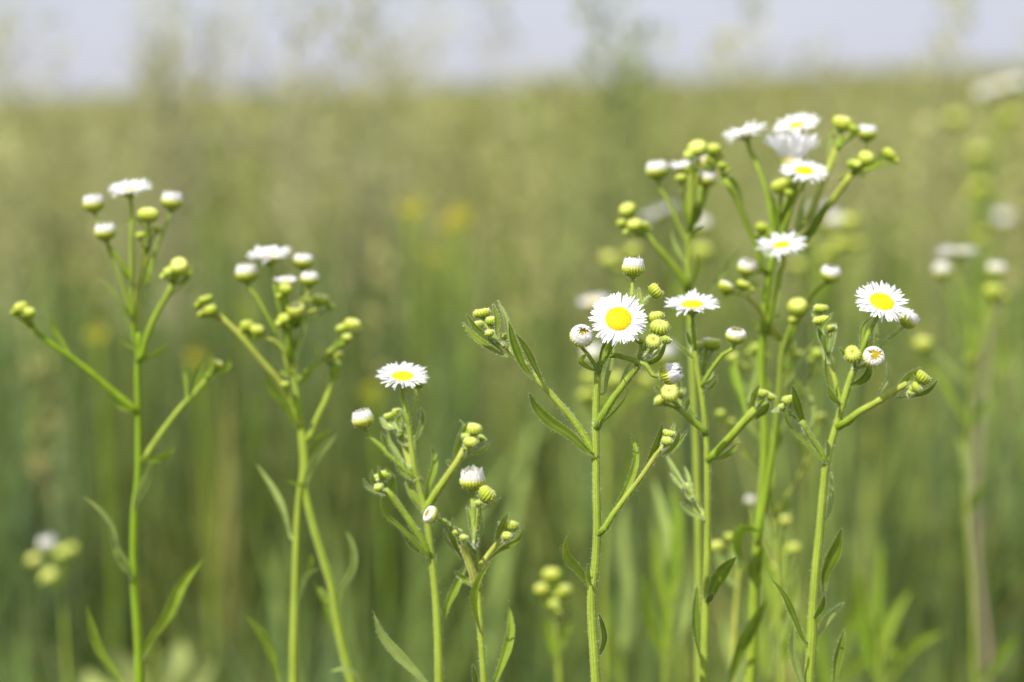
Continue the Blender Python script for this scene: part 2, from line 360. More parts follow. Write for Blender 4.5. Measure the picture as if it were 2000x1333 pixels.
def plants():
    # ---- A : main plant in focus
    p = Plant('daisy_fleabane', 'sharply focused fleabane whose fully open daisy squarely faces the viewer', 'wildflower', .772, 1168, FG, 9)
    p.stem([(1165, 1345), (1160, 1270), (1156, 1200), (1156, 1155), (1162, 1110), (1166, 1040), (1165, 960), (1164, 890), (1164, 800), (1167, 740), (1167, 722)], 16, 11)
    p.head('open', 1208, 624, 58, a=-4, t=64, dz=-6, disc=.45, elev=4, droop=5, n=78, stalk=[(1166, 726), (1176, 703), (1190, 685), (1197, 665)], w=11, w1=9)
    p.head('white', 1136, 657, 23, a=12, t=58, dz=-5, tip=.44, top=.78, rag=.09, stalk=[(1167, 724), (1156, 704), (1146, 690)], w=7)
    p.head('white', 1306, 731, 21, a=72, t=18, dz=-8, tip=.5, top=1.15, rag=.10, stalk=[(1190, 694), (1213, 696), (1240, 705), (1262, 713)], w=9, w1=8)
    p.head('white', 1237, 524, 22, a=2, t=6, dz=8, tip=.80, top=.85, rag=.05, stalk=[(1222, 640), (1231, 600), (1234, 575)], w=7)
    p.head('green', 1281, 570, 16, a=52, t=4, dz=8, stalk=[(1238, 622), (1252, 598), (1262, 586)], w=7)
    p.leaf([(1246, 612), (1249, 590), (1248, 563)], 6, 30, dz=8)
    p.leaf([(1166, 724), (1150, 719), (1134, 707), (1140, 694), (1153, 691)], 14, 10, 70, dz=-8, col=MID)
    p.leaf([(1171, 714), (1175, 695), (1184, 672), (1194, 655)], 15, 20, dz=4, col=DARK)
    p.leaf([(1180, 768), (1184, 740), (1192, 710), (1199, 670)], 13, 30, dz=8, col=PALE)
    p.branch([(1167, 830), (1177, 812), (1200, 776), (1226, 742), (1245, 716)], 12, 11, dz=-4)
    p.head('green', 1289, 640, 19, a=14, t=34, dz=-8, stalk=[(1243, 718), (1262, 700), (1279, 676)], w=7)
    p.head('green', 1281, 620, 16, a=-5, t=12, dz=6, stalk=[(1243, 718), (1268, 680), (1279, 648)], w=6)
    p.head('green', 1276, 668, 16, a=10, t=62, dz=-14, stalk=[(1245, 716), (1258, 700), (1268, 688)], w=8)
    p.head('green', 1252, 664, 11, a=-8, t=8, dz=-4, stalk=[(1244, 716), (1249, 700)], w=10)
    p.head('green', 1301, 664, 11, a=30, t=6, dz=6, stalk=[(1250, 710), (1280, 692)], w=6)
    p.leaf([(1246, 711), (1268, 709), (1288, 695), (1303, 662)], 13, 20, 40, dz=-14, col=DARK)
    p.leaf([(1256, 694), (1262, 676), (1259, 655)], 8, 20, dz=-12, col=DARK)
    p.leaf([(1178, 824), (1205, 796), (1224, 765), (1214, 728)], 9, 30, 80, dz=-10, col=MID)
    p.leaf([(1190, 800), (1208, 762), (1224, 722), (1248, 684)], 8, 20, dz=8, col=PALE)
    p.branch([(1163, 890), (1150, 868), (1128, 832), (1100, 798), (1072, 766), (1045, 738), (1020, 706), (990, 680), (968, 664)], 13, 9, dz=5, c1=YG)
    p.head('green', 942, 612, 17, a=-12, t=4, dz=4, flat=.8, stalk=[(975, 672), (957, 650), (948, 632)], w=6)
    p.head('green', 936, 634, 10, a=-10, t=10, dz=0, stalk=[(972, 670), (950, 655)], w=5)
    p.head('green', 960, 627, 12, a=-6, t=15, dz=2, stalk=[(972, 668), (963, 650)], w=6)
    p.head('green', 956, 651, 9, a=-15, t=22, dz=-3, stalk=[(975, 672), (966, 664)], w=5)
    p.head('green', 985, 657, 8, a=0, t=10, dz=4, stalk=[(984, 678)], w=5)
    p.leaf([(974, 664), (970, 645), (970, 620), (963, 594)], 10, 20, dz=0, col=MID)
    p.leaf([(1001, 692), (994, 660), (988, 622), (973, 588)], 9, 30, dz=4, col=PALE)
    p.leaf([(984, 690), (960, 667), (932, 645), (912, 616)], 13, 30, dz=-5, col=DARK)
    p.leaf([(992, 697), (960, 682), (925, 656), (905, 633)], 12, 20, dz=2, col=MID)
    p.leaf([(1045, 742), (1022, 714), (1004, 672), (993, 628)], 17, 5, 25, dz=-4, col=DARK)
    p.leaf([(1063, 754), (1048, 724), (1028, 684), (1007, 652)], 14, 10, 35, dz=-6, col=DARK)
    p.leaf([(1154, 888), (1112, 850), (1075, 826), (1046, 796), (1034, 768)], 23, 12, 30, dz=-8, col=DARK)
    p.branch([(1178, 1038), (1196, 1008), (1224, 970), (1256, 928), (1282, 888), (1298, 866)], 11, 8, dz=-5, c1=YG)
    p.head('green', 1306, 848, 13, a=12, t=12, dz=-6, flat=.8, stalk=[(1294, 872), (1300, 862)], w=7)
    p.head('green', 1302, 862, 11, a=5, t=30, dz=-10, stalk=[(1292, 876), (1297, 872)], w=7)
    p.leaf([(1246, 944), (1266, 908), (1284, 862), (1295, 826)], 14, 10, 30, dz=-9, col=DARK)
    p.leaf([(1290, 892), (1308, 878), (1322, 860), (1326, 840)], 10, 20, dz=-6, col=MID)
    p.leaf([(1296, 894), (1316, 878), (1331, 858), (1343, 841)], 6, 20, dz=4, col=MID)
    p.leaf([(1302, 872), (1310, 850), (1318, 827)], 7, 20, dz=3, col=MID)
    p.leaf([(1188, 1018), (1210, 978), (1234, 930), (1243, 888), (1234, 850)], 14, 30, 10, dz=6, col=MID)
    p.leaf([(1156, 1158), (1144, 1134), (1126, 1110), (1108, 1092), (1101, 1068), (1112, 1040)], 20, -20, 60, dz=-10, col=MID)
    p.leaf([(1153, 1140), (1149, 1122), (1148, 1102)], 8, 10, dz=-8, col=ST)
    p.leaf([(1170, 1278), (1180, 1245), (1170, 1198)], 13, 30, dz=6, col=DARK)
    # ---- M3 : flower at 785,735
    p = Plant('daisy_fleabane', 'low fleabane left of centre with one flat open daisy above its side bud clusters', 'wildflower', .806, 862, FG, 6)
    p.stem([(858, 1345), (856, 1250), (850, 1150), (842, 1080), (833, 1010), (821, 960), (811, 920), (803, 870), (797, 820), (791, 785)], 16, 8)
    p.head('open', 786, 737, 53, a=1, t=24, dz=0, disc=.42, elev=15, droop=10, n=60, stalk=[(797, 830), (793, 800)], w=8, w1=8)
    p.head('white', 817, 745, 17, a=8, t=-6, dz=12, tip=.7, top=.7, stalk=[(812, 930), (808, 880), (808, 820), (812, 785)], w=9, w1=7, c0=PALE)
    p.head('white', 709, 820, 21, a=-14, t=10, dz=0, tip=.62, top=.85, rag=.05, stalk=[(812, 932), (795, 920), (765, 895), (742, 870)], w=9, w1=7)
    p.branch([(812, 935), (802, 910), (790, 868), (780, 842)], 14, 10, dz=6, c0=YG, c1=YG)
    p.head('green', 760, 814, 11, a=-20, t=8, dz=8, stalk=[(782, 845), (770, 830)], w=5)
    p.head('green', 777, 806, 12, a=-5, t=8, dz=8, stalk=[(783, 845), (780, 825)], w=5)
    p.head('green', 786, 822, 11, a=5, t=15, dz=5, stalk=[(784, 850), (785, 838)], w=6)
    p.head('green', 764, 834, 9, a=-10, t=20, dz=3, stalk=[(782, 852), (772, 845)], w=5)
    p.leaf([(772, 836), (756, 834), (743, 816)], 9, 20, dz=2, col=PALE)
    p.leaf([(795, 912), (776, 888), (760, 862), (757, 838)], 11, 30, dz=6, col=PALE)
    p.leaf([(812, 856), (821, 838), (826, 815), (822, 797)], 8, 10, dz=4, col=DARK)
    p.leaf([(830, 985), (838, 945), (849, 905), (843, 872)], 14, 40, 10, dz=10, col=MID)
    p.leaf([(760, 888), (752, 865), (744, 846)], 8, 30, dz=-4, col=MID)
    p.branch([(831, 1000), (850, 966), (876, 928), (894, 902), (907, 877)], 14, 11, dz=-3, c1=YG)
    p.head('green', 923, 839, 18, a=3, t=22, dz=-4, flat=.8, stalk=[(906, 878), (918, 860)], w=8)
    p.head('green', 919, 865, 14, a=2, t=30, dz=-9, stalk=[(905, 882), (911, 876)], w=9)
    p.head('green', 910, 853, 9, a=-8, t=20, dz=-6, stalk=[(907, 878), (908, 866)], w=5)
    p.head('green', 941, 856, 9, a=40, t=8, dz=2, stalk=[(909, 880), (930, 869)], w=5)
    p.leaf([(886, 900), (894, 870), (903, 845), (914, 825)], 12, 20, dz=-8, col=MID)
    p.leaf([(906, 886), (930, 885), (945, 877), (956, 865)], 8, 30, dz=-6, col=MID)
    p.leaf([(884, 916), (880, 906), (871, 901)], 8, 10, dz=-3, col=PALE)
    p.branch([(838, 1084), (822, 1052), (800, 1018), (780, 990), (762, 965), (752, 955)], 12, 11, dz=-4)
    p.head('green', 752, 928, 12, a=8, t=10, dz=-4, stalk=[(758, 960), (754, 945)], w=7)
    p.head('green', 736, 934, 10, a=-8, t=10, dz=0, stalk=[(755, 960), (742, 948)], w=6)
    p.head('green', 740, 953, 9, a=-20, t=28, dz=-8, stalk=[(758, 966), (748, 960)], w=7)
    p.leaf([(752, 968), (733, 960), (716, 950), (709, 936)], 8, 20, dz=-3, col=PALE)
    p.leaf([(754, 962), (738, 950), (728, 936), (726, 920)], 9, 20, dz=-5, col=MID)
    p.leaf([(760, 962), (748, 944), (742, 928), (739, 912)], 9, 20, dz=-9, col=MID)
    p.leaf([(774, 985), (768, 955), (764, 932), (753, 916)], 13, 20, dz=-6, col=MID)
    p.leaf([(837, 1090), (808, 1058), (775, 1026), (750, 1002), (743, 968)], 13, 25, 50, dz=-12, col=MID)
    p.leaf([(864, 1212), (876, 1176), (893, 1140), (912, 1100)], 17, 20, dz=6, col=MID)
    p.leaf([(846, 1350), (805, 1307), (773, 1275), (744, 1238), (730, 1198)], 21, 25, 5, dz=-8, col=PALE)
    # ---- M4
    p = Plant('daisy_fleabane', 'short fleabane topped by a single half-open white bud beside a round green bud', 'wildflower', .800, 945, FG, 6)
    p.stem([(946, 1345), (942, 1280), (938, 1230), (935, 1150), (932, 1100), (927, 1060), (925, 1000), (923, 975)], 12, 7)
    p.head('white', 923, 940, 24, a=-1, t=9, dz=0, tip=.92, top=.92, rag=.09, stalk=[(926, 1020), (924, 985)], w=8)
    p.head('green', 951, 966, 18, a=40, t=6, dz=-9, flat=1.1, stalk=[(929, 1060), (934, 1020), (938, 990)], w=7)
    p.leaf([(929, 1050), (936, 1028), (940, 1010), (942, 985)], 13, 25, dz=-4, col=PALE)
    p.leaf([(923, 1045), (918, 1010), (912, 990)], 10, 35, dz=4, col=MID)
    p.head('white', 841, 1006, 17, a=-62, t=26, dz=-10, tip=.45, top=.5, rag=.02, stalk=[(926, 1076), (905, 1055), (885, 1032), (868, 1018)], w=7, w1=6)
    p.branch([(929, 1140), (921, 1112), (909, 1080), (902, 1060)], 14, 12, dz=-5, c0=YG, c1=YG)
    p.head('green', 893, 1040, 9, a=-10, t=10, dz=-6, stalk=[(903, 1064), (898, 1052)], w=6)
    p.head('green', 906, 1051, 8, a=5, t=20, dz=-8, stalk=[(905, 1072), (905, 1062)], w=6)
    p.leaf([(905, 1095), (890, 1066), (881, 1042), (884, 1014)], 12, 20, dz=-8, col=MID)
    p.leaf([(905, 1085), (886, 1070), (872, 1056), (867, 1034)], 10, 40, dz=-3, col=PALE)
    p.leaf([(922, 1078), (912, 1062), (900, 1045), (888, 1028)], 9, 20, dz=-10, col=PALE)
    p.branch([(936, 1110), (956, 1082), (972, 1062), (985, 1050)], 10, 9, dz=-3, c0=YG, c1=YG)
    p.head('green', 998, 1027, 15, a=6, t=12, dz=-3, stalk=[(984, 1052), (994, 1042)], w=7)
    p.head('green', 990, 1048, 10, a=4, t=30, dz=-8, stalk=[(980, 1060), (986, 1055)], w=7)
    p.leaf([(968, 1070), (974, 1045), (982, 1022), (993, 1003)], 14, 20, dz=-8, col=MID)
    p.leaf([(950, 1096), (980, 1073), (1010, 1055), (1023, 1030)], 11, 25, dz=-6, col=MID)
    p.leaf([(937, 1232), (929, 1200), (925, 1165), (935, 1130), (955, 1102)], 15, 40, 10, dz=-10, col=MID)
    p.leaf([(960, 1345), (982, 1290), (997, 1235), (994, 1178)], 19, 25, 8, dz=8, col=MID)
    p.leaf([(932, 1350), (928, 1325), (923, 1298)], 10, 30, dz=-6, col=DARK)
    # ---- C : right plant
    p = Plant('daisy_fleabane', 'fleabane with a tilted open daisy and two pale round buds on a slanting stem', 'wildflower', .798, 1576, FG, 6)
    p.stem([(1579, 1345), (1585, 1270), (1588, 1200), (1595, 1100), (1600, 1050), (1608, 960), (1615, 900), (1632, 838), (1650, 775), (1662, 738), (1672, 715)], 18, 11)
    p.head('open', 1722, 591, 56, a=14, t=42, dz=-4, disc=.45, elev=6, droop=8, n=62, stalk=[(1670, 716), (1685, 685), (1697, 650)], w=10, w1=8)
    p.head('white', 1774, 626, 19, a=38, t=6, dz=8, tip=.65, top=.95, rag=.08, stalk=[(1688, 704), (1714, 682), (1738, 658)], w=7)
    p.head('green', 1665, 692, 17, a=-8, t=68, dz=-9, stalk=[(1670, 717), (1668, 706)], w=7)
    p.head('white', 1706, 698, 21, a=14, t=60, dz=-10, tip=.58, top=.55, rag=.12, n=30, stalk=[(1672, 720), (1690, 715)], w=7)
    p.leaf([(1666, 752), (1686, 742), (1696, 728), (1697, 705)], 17, 15, dz=-6, col=DARK)
    p.leaf([(1684, 702), (1682, 662), (1688, 635), (1703, 618)], 9, 30, dz=8, col=MID)
    p.leaf([(1706, 690), (1711, 665), (1712, 635)], 8, 30, dz=8, col=MID)
    p.leaf([(1700, 795), (1720, 764), (1735, 735), (1732, 708)], 8, 40, dz=10, col=PALE)
    p.branch([(1648, 828), (1680, 804), (1715, 785), (1745, 765), (1772, 750)], 13, 11, dz=-5, c1=YG)
    p.head('green', 1801, 738, 17, a=38, t=2, dz=-6, stalk=[(1768, 754), (1785, 748)], w=8)
    p.head('green', 1790, 757, 11, a=50, t=20, dz=-8, stalk=[(1768, 756), (1778, 757)], w=8)
    p.leaf([(1738, 772), (1758, 752), (1775, 735), (1797, 719)], 12, 20, dz=-9, col=MID)
    p.leaf([(1752, 778), (1785, 773), (1812, 764), (1833, 742)], 9, 25, dz=-8, col=DARK)
    p.leaf([(1745, 776), (1760, 755), (1771, 734)], 8, 25, dz=4, col=DARK)
    p.branch([(1641, 786), (1632, 745), (1622, 712), (1614, 688)], 11, 8, dz=4, c1=YG)
    p.head('green', 1604, 626, 17, a=-10, t=4, dz=4, flat=.8, stalk=[(1616, 692), (1612, 665), (1606, 645)], w=7)
    p.head('green', 1603, 603, 15, a=2, t=6, dz=12, flat=.8, stalk=[(1616, 692), (1606, 640)], w=6)
    p.head('green', 1623, 641, 9, a=5, t=8, dz=3, stalk=[(1618, 690), (1621, 662)], w=6)
    p.leaf([(1614, 692), (1608, 668), (1597, 640)], 12, 15, dz=-5, col=DARK)
    p.leaf([(1640, 790), (1624, 762), (1614, 725), (1612, 694)], 9, 25, dz=-5, col=MID)
    p.leaf([(1622, 690), (1629, 660), (1632, 632)], 6, 25, dz=4, col=PALE)
    p.branch([(1614, 902), (1596, 872), (1578, 846), (1566, 822)], 10, 8, dz=-4)
    p.leaf([(1576, 842), (1564, 812), (1555, 785), (1548, 754)], 17, 15, dz=-8, col=DARK)
    p.leaf([(1610, 905), (1575, 868), (1545, 838), (1533, 812), (1541, 786)], 9, 25, 50, dz=-10, col=MID)
    p.head('green', 1540, 782, 12, a=-15, t=12, dz=-2, stalk=[(1566, 824), (1552, 800)], w=7)
    p.head('green', 1528, 795, 8, a=-20, t=15, dz=0, stalk=[(1562, 824), (1540, 808)], w=5)
    p.leaf([(1556, 800), (1540, 806), (1522, 800), (1508, 804)], 8, 30, dz=2, col=PALE)
    p.leaf([(1610, 1155), (1612, 1120), (1630, 1078), (1643, 1034)], 26, 10, 25, dz=-6, col=DARK)
    p.leaf([(1592, 1205), (1604, 1185), (1610, 1162)], 13, 30, dz=-6, col=DARK)
    p.leaf([(1614, 1012), (1623, 972), (1624, 925)], 12, 30, dz=8, col=PALE)
    p.leaf([(1597, 1238), (1616, 1208), (1648, 1178)], 16, 25, dz=6, col=PALE)
    p.leaf([(1628, 1350), (1636, 1285), (1650, 1230)], 20, 35, dz=8, col=DARK)
    p.leaf([(1572, 1255), (1552, 1208), (1530, 1162), (1500, 1124)], 14, -10, 60, dz=-6, col=DARK)
    p.leaf([(1571, 1350), (1550, 1280), (1549, 1220)], 20, 35, 20, dz=-8, col=PALE)
    # ---- B : flower at 1352,594
    p = Plant('daisy_fleabane', 'slender fleabane with a level open daisy seen edge on, right of the main bloom', 'wildflower', .812, 1374, FG, 4)
    p.stem([(1375, 1345), (1377, 1250), (1380, 1150), (1382, 1050), (1382, 950), (1380, 860), (1372, 780), (1362, 720), (1356, 660), (1353, 635)], 15, 8)
    p.head('open', 1352, 597, 56, a=-3, t=19, dz=-2, disc=.4, elev=12, droop=10, n=56, stalk=[(1357, 680), (1354, 645)], w=8)
    p.head('white', 1438, 656, 20, a=6, t=22, dz=-4, tip=.55, top=.6, rag=.03, stalk=[(1372, 752), (1390, 722), (1415, 690)], w=8, w1=7)
    p.head('green', 1392, 672, 17, a=3, t=8, dz=8, flat=.85, stalk=[(1373, 765), (1378, 730), (1386, 700)], w=7, c1=PALE)
    p.head('green', 1366, 675, 11, a=-5, t=8, dz=8, stalk=[(1372, 750), (1368, 705)], w=6, c1=PALE)
    p.head('white', 1381, 664, 8, a=-4, t=8, dz=10, tip=.4, top=.5, stalk=[(1373, 740), (1380, 700)], w=5)
    p.branch([(1376, 842), (1350, 820), (1326, 798)], 11, 11, dz=-3)
    p.head('green', 1308, 769, 19, a=-12, t=58, dz=-8, stalk=[(1328, 800), (1318, 785)], w=9)
    p.head('green', 1290, 781, 13, a=-40, t=18, dz=-4, stalk=[(1326, 800), (1304, 790)], w=7)
    p.head('green', 1325, 766, 11, a=20, t=12, dz=2, stalk=[(1329, 800), (1328, 782)], w=6)
    p.leaf([(1300, 784), (1290, 768), (1279, 754)], 10, 20, dz=-6, col=ST)
    p.leaf([(1338, 806), (1342, 790), (1345, 776)], 10, 20, dz=-4, col=MID)
    p.leaf([(1322, 770), (1326, 755), (1325, 742)], 8, 20, dz=-2, col=ST)
    p.branch([(1375, 1008), (1356, 978), (1338, 952)], 10, 8, dz=10, c0=PALE, c1=YG)
    p.head('green', 1342, 952, 12, a=-20, t=8, dz=14, stalk=[(1352, 975), (1345, 964)], w=6)
    p.leaf([(1340, 950), (1322, 925), (1300, 888)], 9, 30, dz=12, col=PALE)
    p.leaf([(1345, 958), (1325, 945), (1310, 925)], 8, 30, dz=12, col=PALE)
    p.leaf([(1352, 962), (1344, 935), (1338, 912)], 9, 30, dz=12, col=PALE)
    p.leaf([(1386, 1172), (1397, 1140), (1415, 1112), (1438, 1088)], 27, 15, 5, dz=-8, col=DARK)
    p.leaf([(1378, 1182), (1386, 1170), (1392, 1158)], 12, 10, dz=-6, col=DARK)
    p.leaf([(1370, 1290), (1362, 1250), (1358, 1195), (1362, 1142)], 18, 40, 20, dz=6, col=DARK)
    p.branch([(1390, 893), (1420, 862), (1450, 828), (1476, 800)], 12, 15, dz=-4)
    p.head('green', 1490, 769, 12, a=6, t=8, dz=-3, stalk=[(1478, 800), (1486, 784)], w=8)
    p.head('green', 1505, 775, 10, a=30, t=8, dz=2, stalk=[(1480, 802), (1494, 790)], w=6)
    p.leaf([(1462, 818), (1468, 790), (1474, 768), (1484, 752)], 13, 20, dz=-8, col=MID)
    p.leaf([(1466, 822), (1490, 803), (1502, 786)], 17, 20, dz=-6, col=DARK)
    p.leaf([(1318, 672), (1336, 684), (1352, 700)][::-1], 7, 30, dz=-4, col=ST)
    # ---- D : tall plant
    p = Plant('daisy_fleabane', 'tallest fleabane, its crown of five white daisies reaching toward the skyline', 'wildflower', .872, 1468, FG, 0)
    p.stem([(1463, 1345), (1471, 1243), (1473, 1147), (1480, 1050), (1490, 950), (1494, 850), (1488, 760), (1487, 700), (1492, 620), (1500, 555), (1510, 500), (1518, 450)], 21, 13, c0=YG, c1=ST)
    p.branch([(1478, 1060), (1500, 940), (1515, 830), (1523, 740), (1527, 690), (1540, 650), (1552, 622)], 13, 7, dz=-12)
    p.head('white', 1622, 535, 20, a=10, t=22, dz=-8, tip=.5, top=.75, stalk=[(1527, 690), (1550, 645), (1578, 590), (1605, 558)], w=8)
    p.head('green', 1558, 601, 19, a=-6, t=40, dz=-14, stalk=[(1527, 692), (1540, 650), (1552, 622)], w=8)
    p.head('green', 1548, 625, 8, a=-6, t=20, dz=-14, stalk=[(1530, 690), (1544, 645)], w=6)
    p.branch([(1526, 664), (1502, 632), (1474, 594), (1452, 572)], 10, 9, dz=-12, c0=YG, c1=YG)
    p.head('white', 1419, 561, 16, a=28, t=-10, dz=-10, tip=.3, top=.4, stalk=[(1455, 575), (1432, 572)], w=6)
    p.head('green', 1453, 557, 14, a=20, t=5, dz=-12, flat=.9, stalk=[(1460, 582), (1455, 572)], w=6)
    p.head('white', 1459, 524, 19, a=12, t=18, dz=-4, tip=.7, top=.8, stalk=[(1518, 618), (1496, 588), (1476, 555)], w=7)
    p.head('open', 1527, 480, 53, a=-9, t=24, dz=-16, disc=.32, elev=10, droop=14, n=52, stalk=[(1500, 640), (1512, 580), (1520, 535)], w=10)
    p.leaf([(1506, 640), (1514, 590), (1522, 545), (1530, 520)], 13, 20, dz=-10, col=PALE)
    p.head('open', 1456, 262, 50, a=-16, t=12, dz=6, disc=.32, elev=17, droop=8, n=52, stalk=[(1515, 480), (1508, 430), (1497, 375), (1480, 325)], w=11, w1=9)
    p.head('open', 1557, 246, 50, a=-14, t=22, dz=10, disc=.34, elev=12, droop=10, n=50, stalk=[(1520, 470), (1546, 380), (1560, 300)], w=8)
    p.head('open', 1546, 314, 80, a=3, t=4, dz=-8, disc=.29, elev=62, droop=9, n=76, cup_h=1.1, stalk=[(1530, 455), (1545, 380), (1550, 330)], w=9)
    p.head('open', 1571, 335, 49, a=4, t=28, dz=-18, disc=.38, elev=4, droop=4, n=52, stalk=[(1522, 470), (1545, 410), (1562, 365)], w=10)
    p.branch([(1535, 475), (1582, 420), (1604, 365), (1622, 322), (1636, 285)], 12, 15, dz=8, c0=ST2, c1=YG)
    p.head('green', 1645, 241, 20, a=10, t=18, dz=8, stalk=[(1636, 290), (1642, 268)], w=10)
    p.head('green', 1668, 252, 12, a=30, t=8, dz=6, stalk=[(1638, 288), (1656, 270)], w=7)
    p.leaf([(1614, 320), (1617, 290), (1622, 262), (1634, 240)], 9, 20, dz=4, col=PALE)
    p.head('white', 1693, 260, 20, a=2, t=6, dz=12, tip=.65, top=.7, stalk=[(1640, 352), (1678, 320), (1691, 292)], w=6)
    p.branch([(1570, 470), (1600, 428), (1636, 378), (1662, 342)], 12, 11, dz=-8, c1=YG)
    p.leaf([(1568, 468), (1590, 440), (1616, 395)], 21, 20, dz=-12, col=DARK)
    p.head('green', 1692, 309, 17, a=10, t=42, dz=-10, stalk=[(1660, 345), (1680, 328)], w=8)
    p.head('green', 1667, 320, 13, a=-6, t=14, dz=-8, stalk=[(1660, 345), (1665, 335)], w=8)
    p.head('green', 1736, 302, 15, a=46, t=-4, dz=-4, stalk=[(1662, 342), (1695, 330), (1718, 318)], w=6)
    p.head('green', 1524, 363, 18, a=-16, t=20, dz=-10, stalk=[(1516, 470), (1520, 420), (1524, 390)], w=9)
    p.head('green', 1541, 377, 10, a=20, t=15, dz=-12, stalk=[(1520, 440), (1534, 400)], w=7)
    p.leaf([(1522, 470), (1535, 425), (1550, 375), (1562, 350)], 16, 30, dz=-14, col=DARK)
    p.leaf([(1540, 480), (1560, 430), (1572, 380)], 15, 20, dz=-6, col=PALE)
    p.branch([(1492, 530), (1472, 470), (1452, 422), (1436, 382), (1414, 352)], 10, 13, dz=-10)
    p.head('green', 1411, 324, 11, a=6, t=8, dz=-8, stalk=[(1416, 355), (1413, 340)], w=9)
    p.leaf([(1450, 420), (1444, 385), (1430, 355), (1405, 345)], 13, 20, dz=-8, col=ST)
    p.head('green', 1488, 445, 14, a=20, t=10, dz=4, stalk=[(1500, 500), (1494, 465)], w=7)
    p.head('green', 1477, 462, 9, a=-10, t=10, dz=4, stalk=[(1498, 500), (1484, 478)], w=5)
    p.leaf([(1484, 690), (1450, 740), (1442, 770), (1430, 720)][:1] + [(1460, 780), (1440, 735), (1434, 692)], 16, 20, dz=10, col=PALE)
    p.leaf([(1460, 820), (1446, 770), (1432, 720), (1445, 690)], 17, 20, dz=12, col=ST)
    p.leaf([(1530, 760), (1560, 710), (1590, 660)], 10, 30, dz=10, col=PALE)
    p.leaf([(1555, 860), (1585, 820), (1580, 770), (1552, 735)], 11, 30, dz=10, col=PALE)
    p.leaf([(1448, 1110), (1438, 1060), (1450, 1030), (1490, 1038)], 26, 15, 60, dz=-14, col=ST)
    p.leaf([(1478, 1140), (1474, 1110), (1490, 1070)], 27, 15, dz=-14, col=DARK)
    p.leaf([(1420, 1345), (1445, 1270), (1470, 1220), (1497, 1172)], 27, 20, dz=-16, col=DARK)
    # ---- D2 : second stem behind B
    p = Plant('daisy_fleabane', 'short fleabane shoot without daisies between the slender and the tallest plants', 'wildflower', .93, 1434, FG, 0)
    p.stem([(1430, 1345), (1435, 1225), (1440, 1155), (1446, 1090), (1440, 1060)], 16, 10, c0=YG, c1=YG)
    p.leaf([(1446, 1150), (1422, 1130), (1402, 1090), (1398, 1066)], 20, 25, dz=0, col=PALE)
    p.head('green', 1400, 1068, 15, a=-10, t=10, dz=6, stalk=[(1442, 1130), (1415, 1095)], w=8)
    p.head('green', 1425, 1050, 12, a=10, t=10, dz=6, stalk=[(1442, 1100), (1430, 1070)], w=8)
    # ---- E : plant at 1345
    p = Plant('daisy_fleabane', 'fleabane just left of the tallest, with a tight cluster of white and green buds', 'wildflower', .885, 1364, FG, 0)
    p.stem([(1365, 1345), (1365, 1150), (1363, 1000), (1358, 850), (1352, 720), (1347, 620), (1344, 540), (1344, 470), (1347, 430)], 15, 9, c0=ST2, c1=ST2)
    p.head('white', 1284, 333, 22, a=-5, t=8, dz=4, tip=.75, top=.75, stalk=[(1344, 480), (1325, 440), (1306, 395)], w=7, w1=6)
    p.head('open', 1330, 330, 32, a=-8, t=10, dz=10, disc=.4, elev=40, droop=10, n=44, stalk=[(1346, 470), (1338, 400)], w=7)
    p.head('green', 1363, 290, 19, a=-12, t=44, dz=-6, stalk=[(1348, 430), (1356, 370), (1362, 325)], w=8)
    p.head('green', 1394, 292, 14, a=0, t=24, dz=0, stalk=[(1350, 430), (1376, 370), (1391, 325)], w=7)
    p.head('open', 1378, 316, 26, a=20, t=20, dz=10, disc=.4, elev=25, droop=10, n=36, stalk=[(1350, 440), (1366, 380)], w=6)
    p.head('white', 1380, 350, 19, a=8, t=10, dz=-4, tip=.8, top=.7, stalk=[(1347, 450), (1360, 410), (1375, 380)], w=9)
    p.head('green', 1350, 330, 12, a=2, t=8, dz=-6, stalk=[(1346, 440), (1348, 390)], w=12, w1=12, c1=YG)
    p.head('green', 1330, 348, 12, a=-6, t=14, dz=-4, stalk=[(1345, 450), (1335, 390)], w=6)
    p.head('green', 1390, 312, 12, a=10, t=10, dz=2, stalk=[(1350, 450), (1382, 370)], w=6)
    p.branch([(1346, 562), (1322, 528), (1292, 492), (1262, 460)], 13, 11, dz=-4)
    p.head('green', 1226, 410, 18, a=-22, t=30, dz=-4, flat=.85, stalk=[(1260, 460), (1240, 435)], w=7)
    p.head('green', 1214, 436, 11, a=-12, t=15, dz=-4, stalk=[(1262, 462), (1228, 450)], w=6)
    p.head('green', 1239, 440, 15, a=-6, t=30, dz=-8, stalk=[(1262, 462), (1248, 454)], w=8)
    p.head('green', 1256, 440, 12, a=6, t=12, dz=0, stalk=[(1262, 462), (1259, 452)], w=7)
    p.leaf([(1340, 520), (1318, 480), (1310, 450)], 9, 30, dz=6, col=PALE)
    p.leaf([(1350, 600), (1390, 560), (1420, 520), (1450, 480)], 10, 30, dz=12, col=PALE)
    # ---- L1
    p = Plant('daisy_fleabane', 'leftmost tall fleabane with one white daisy and two long side arms', 'wildflower', .872, 272, FG, 0)
    p.stem([(272, 1345), (270, 1250), (262, 1140), (262, 1010), (270, 930), (270, 800), (268, 720), (271, 680), (270, 650)], 19, 11, c0=ST, c1=ST)
    p.branch([(269, 690), (266, 640), (268, 585), (278, 530), (288, 478)], 10, 16, dz=4, c0=ST2, c1=YG)
    p.head('open', 253, 374, 48, a=-5, t=18, dz=-2, disc=.32, elev=20, droop=9, n=62, stalk=[(264, 680), (258, 600), (257, 520), (257, 450)], w=8, w1=8)
    p.head('white', 183, 398, 21, a=-4, t=10, dz=2, tip=.8, top=.75, stalk=[(258, 620), (240, 560), (210, 480), (192, 435)], w=6)
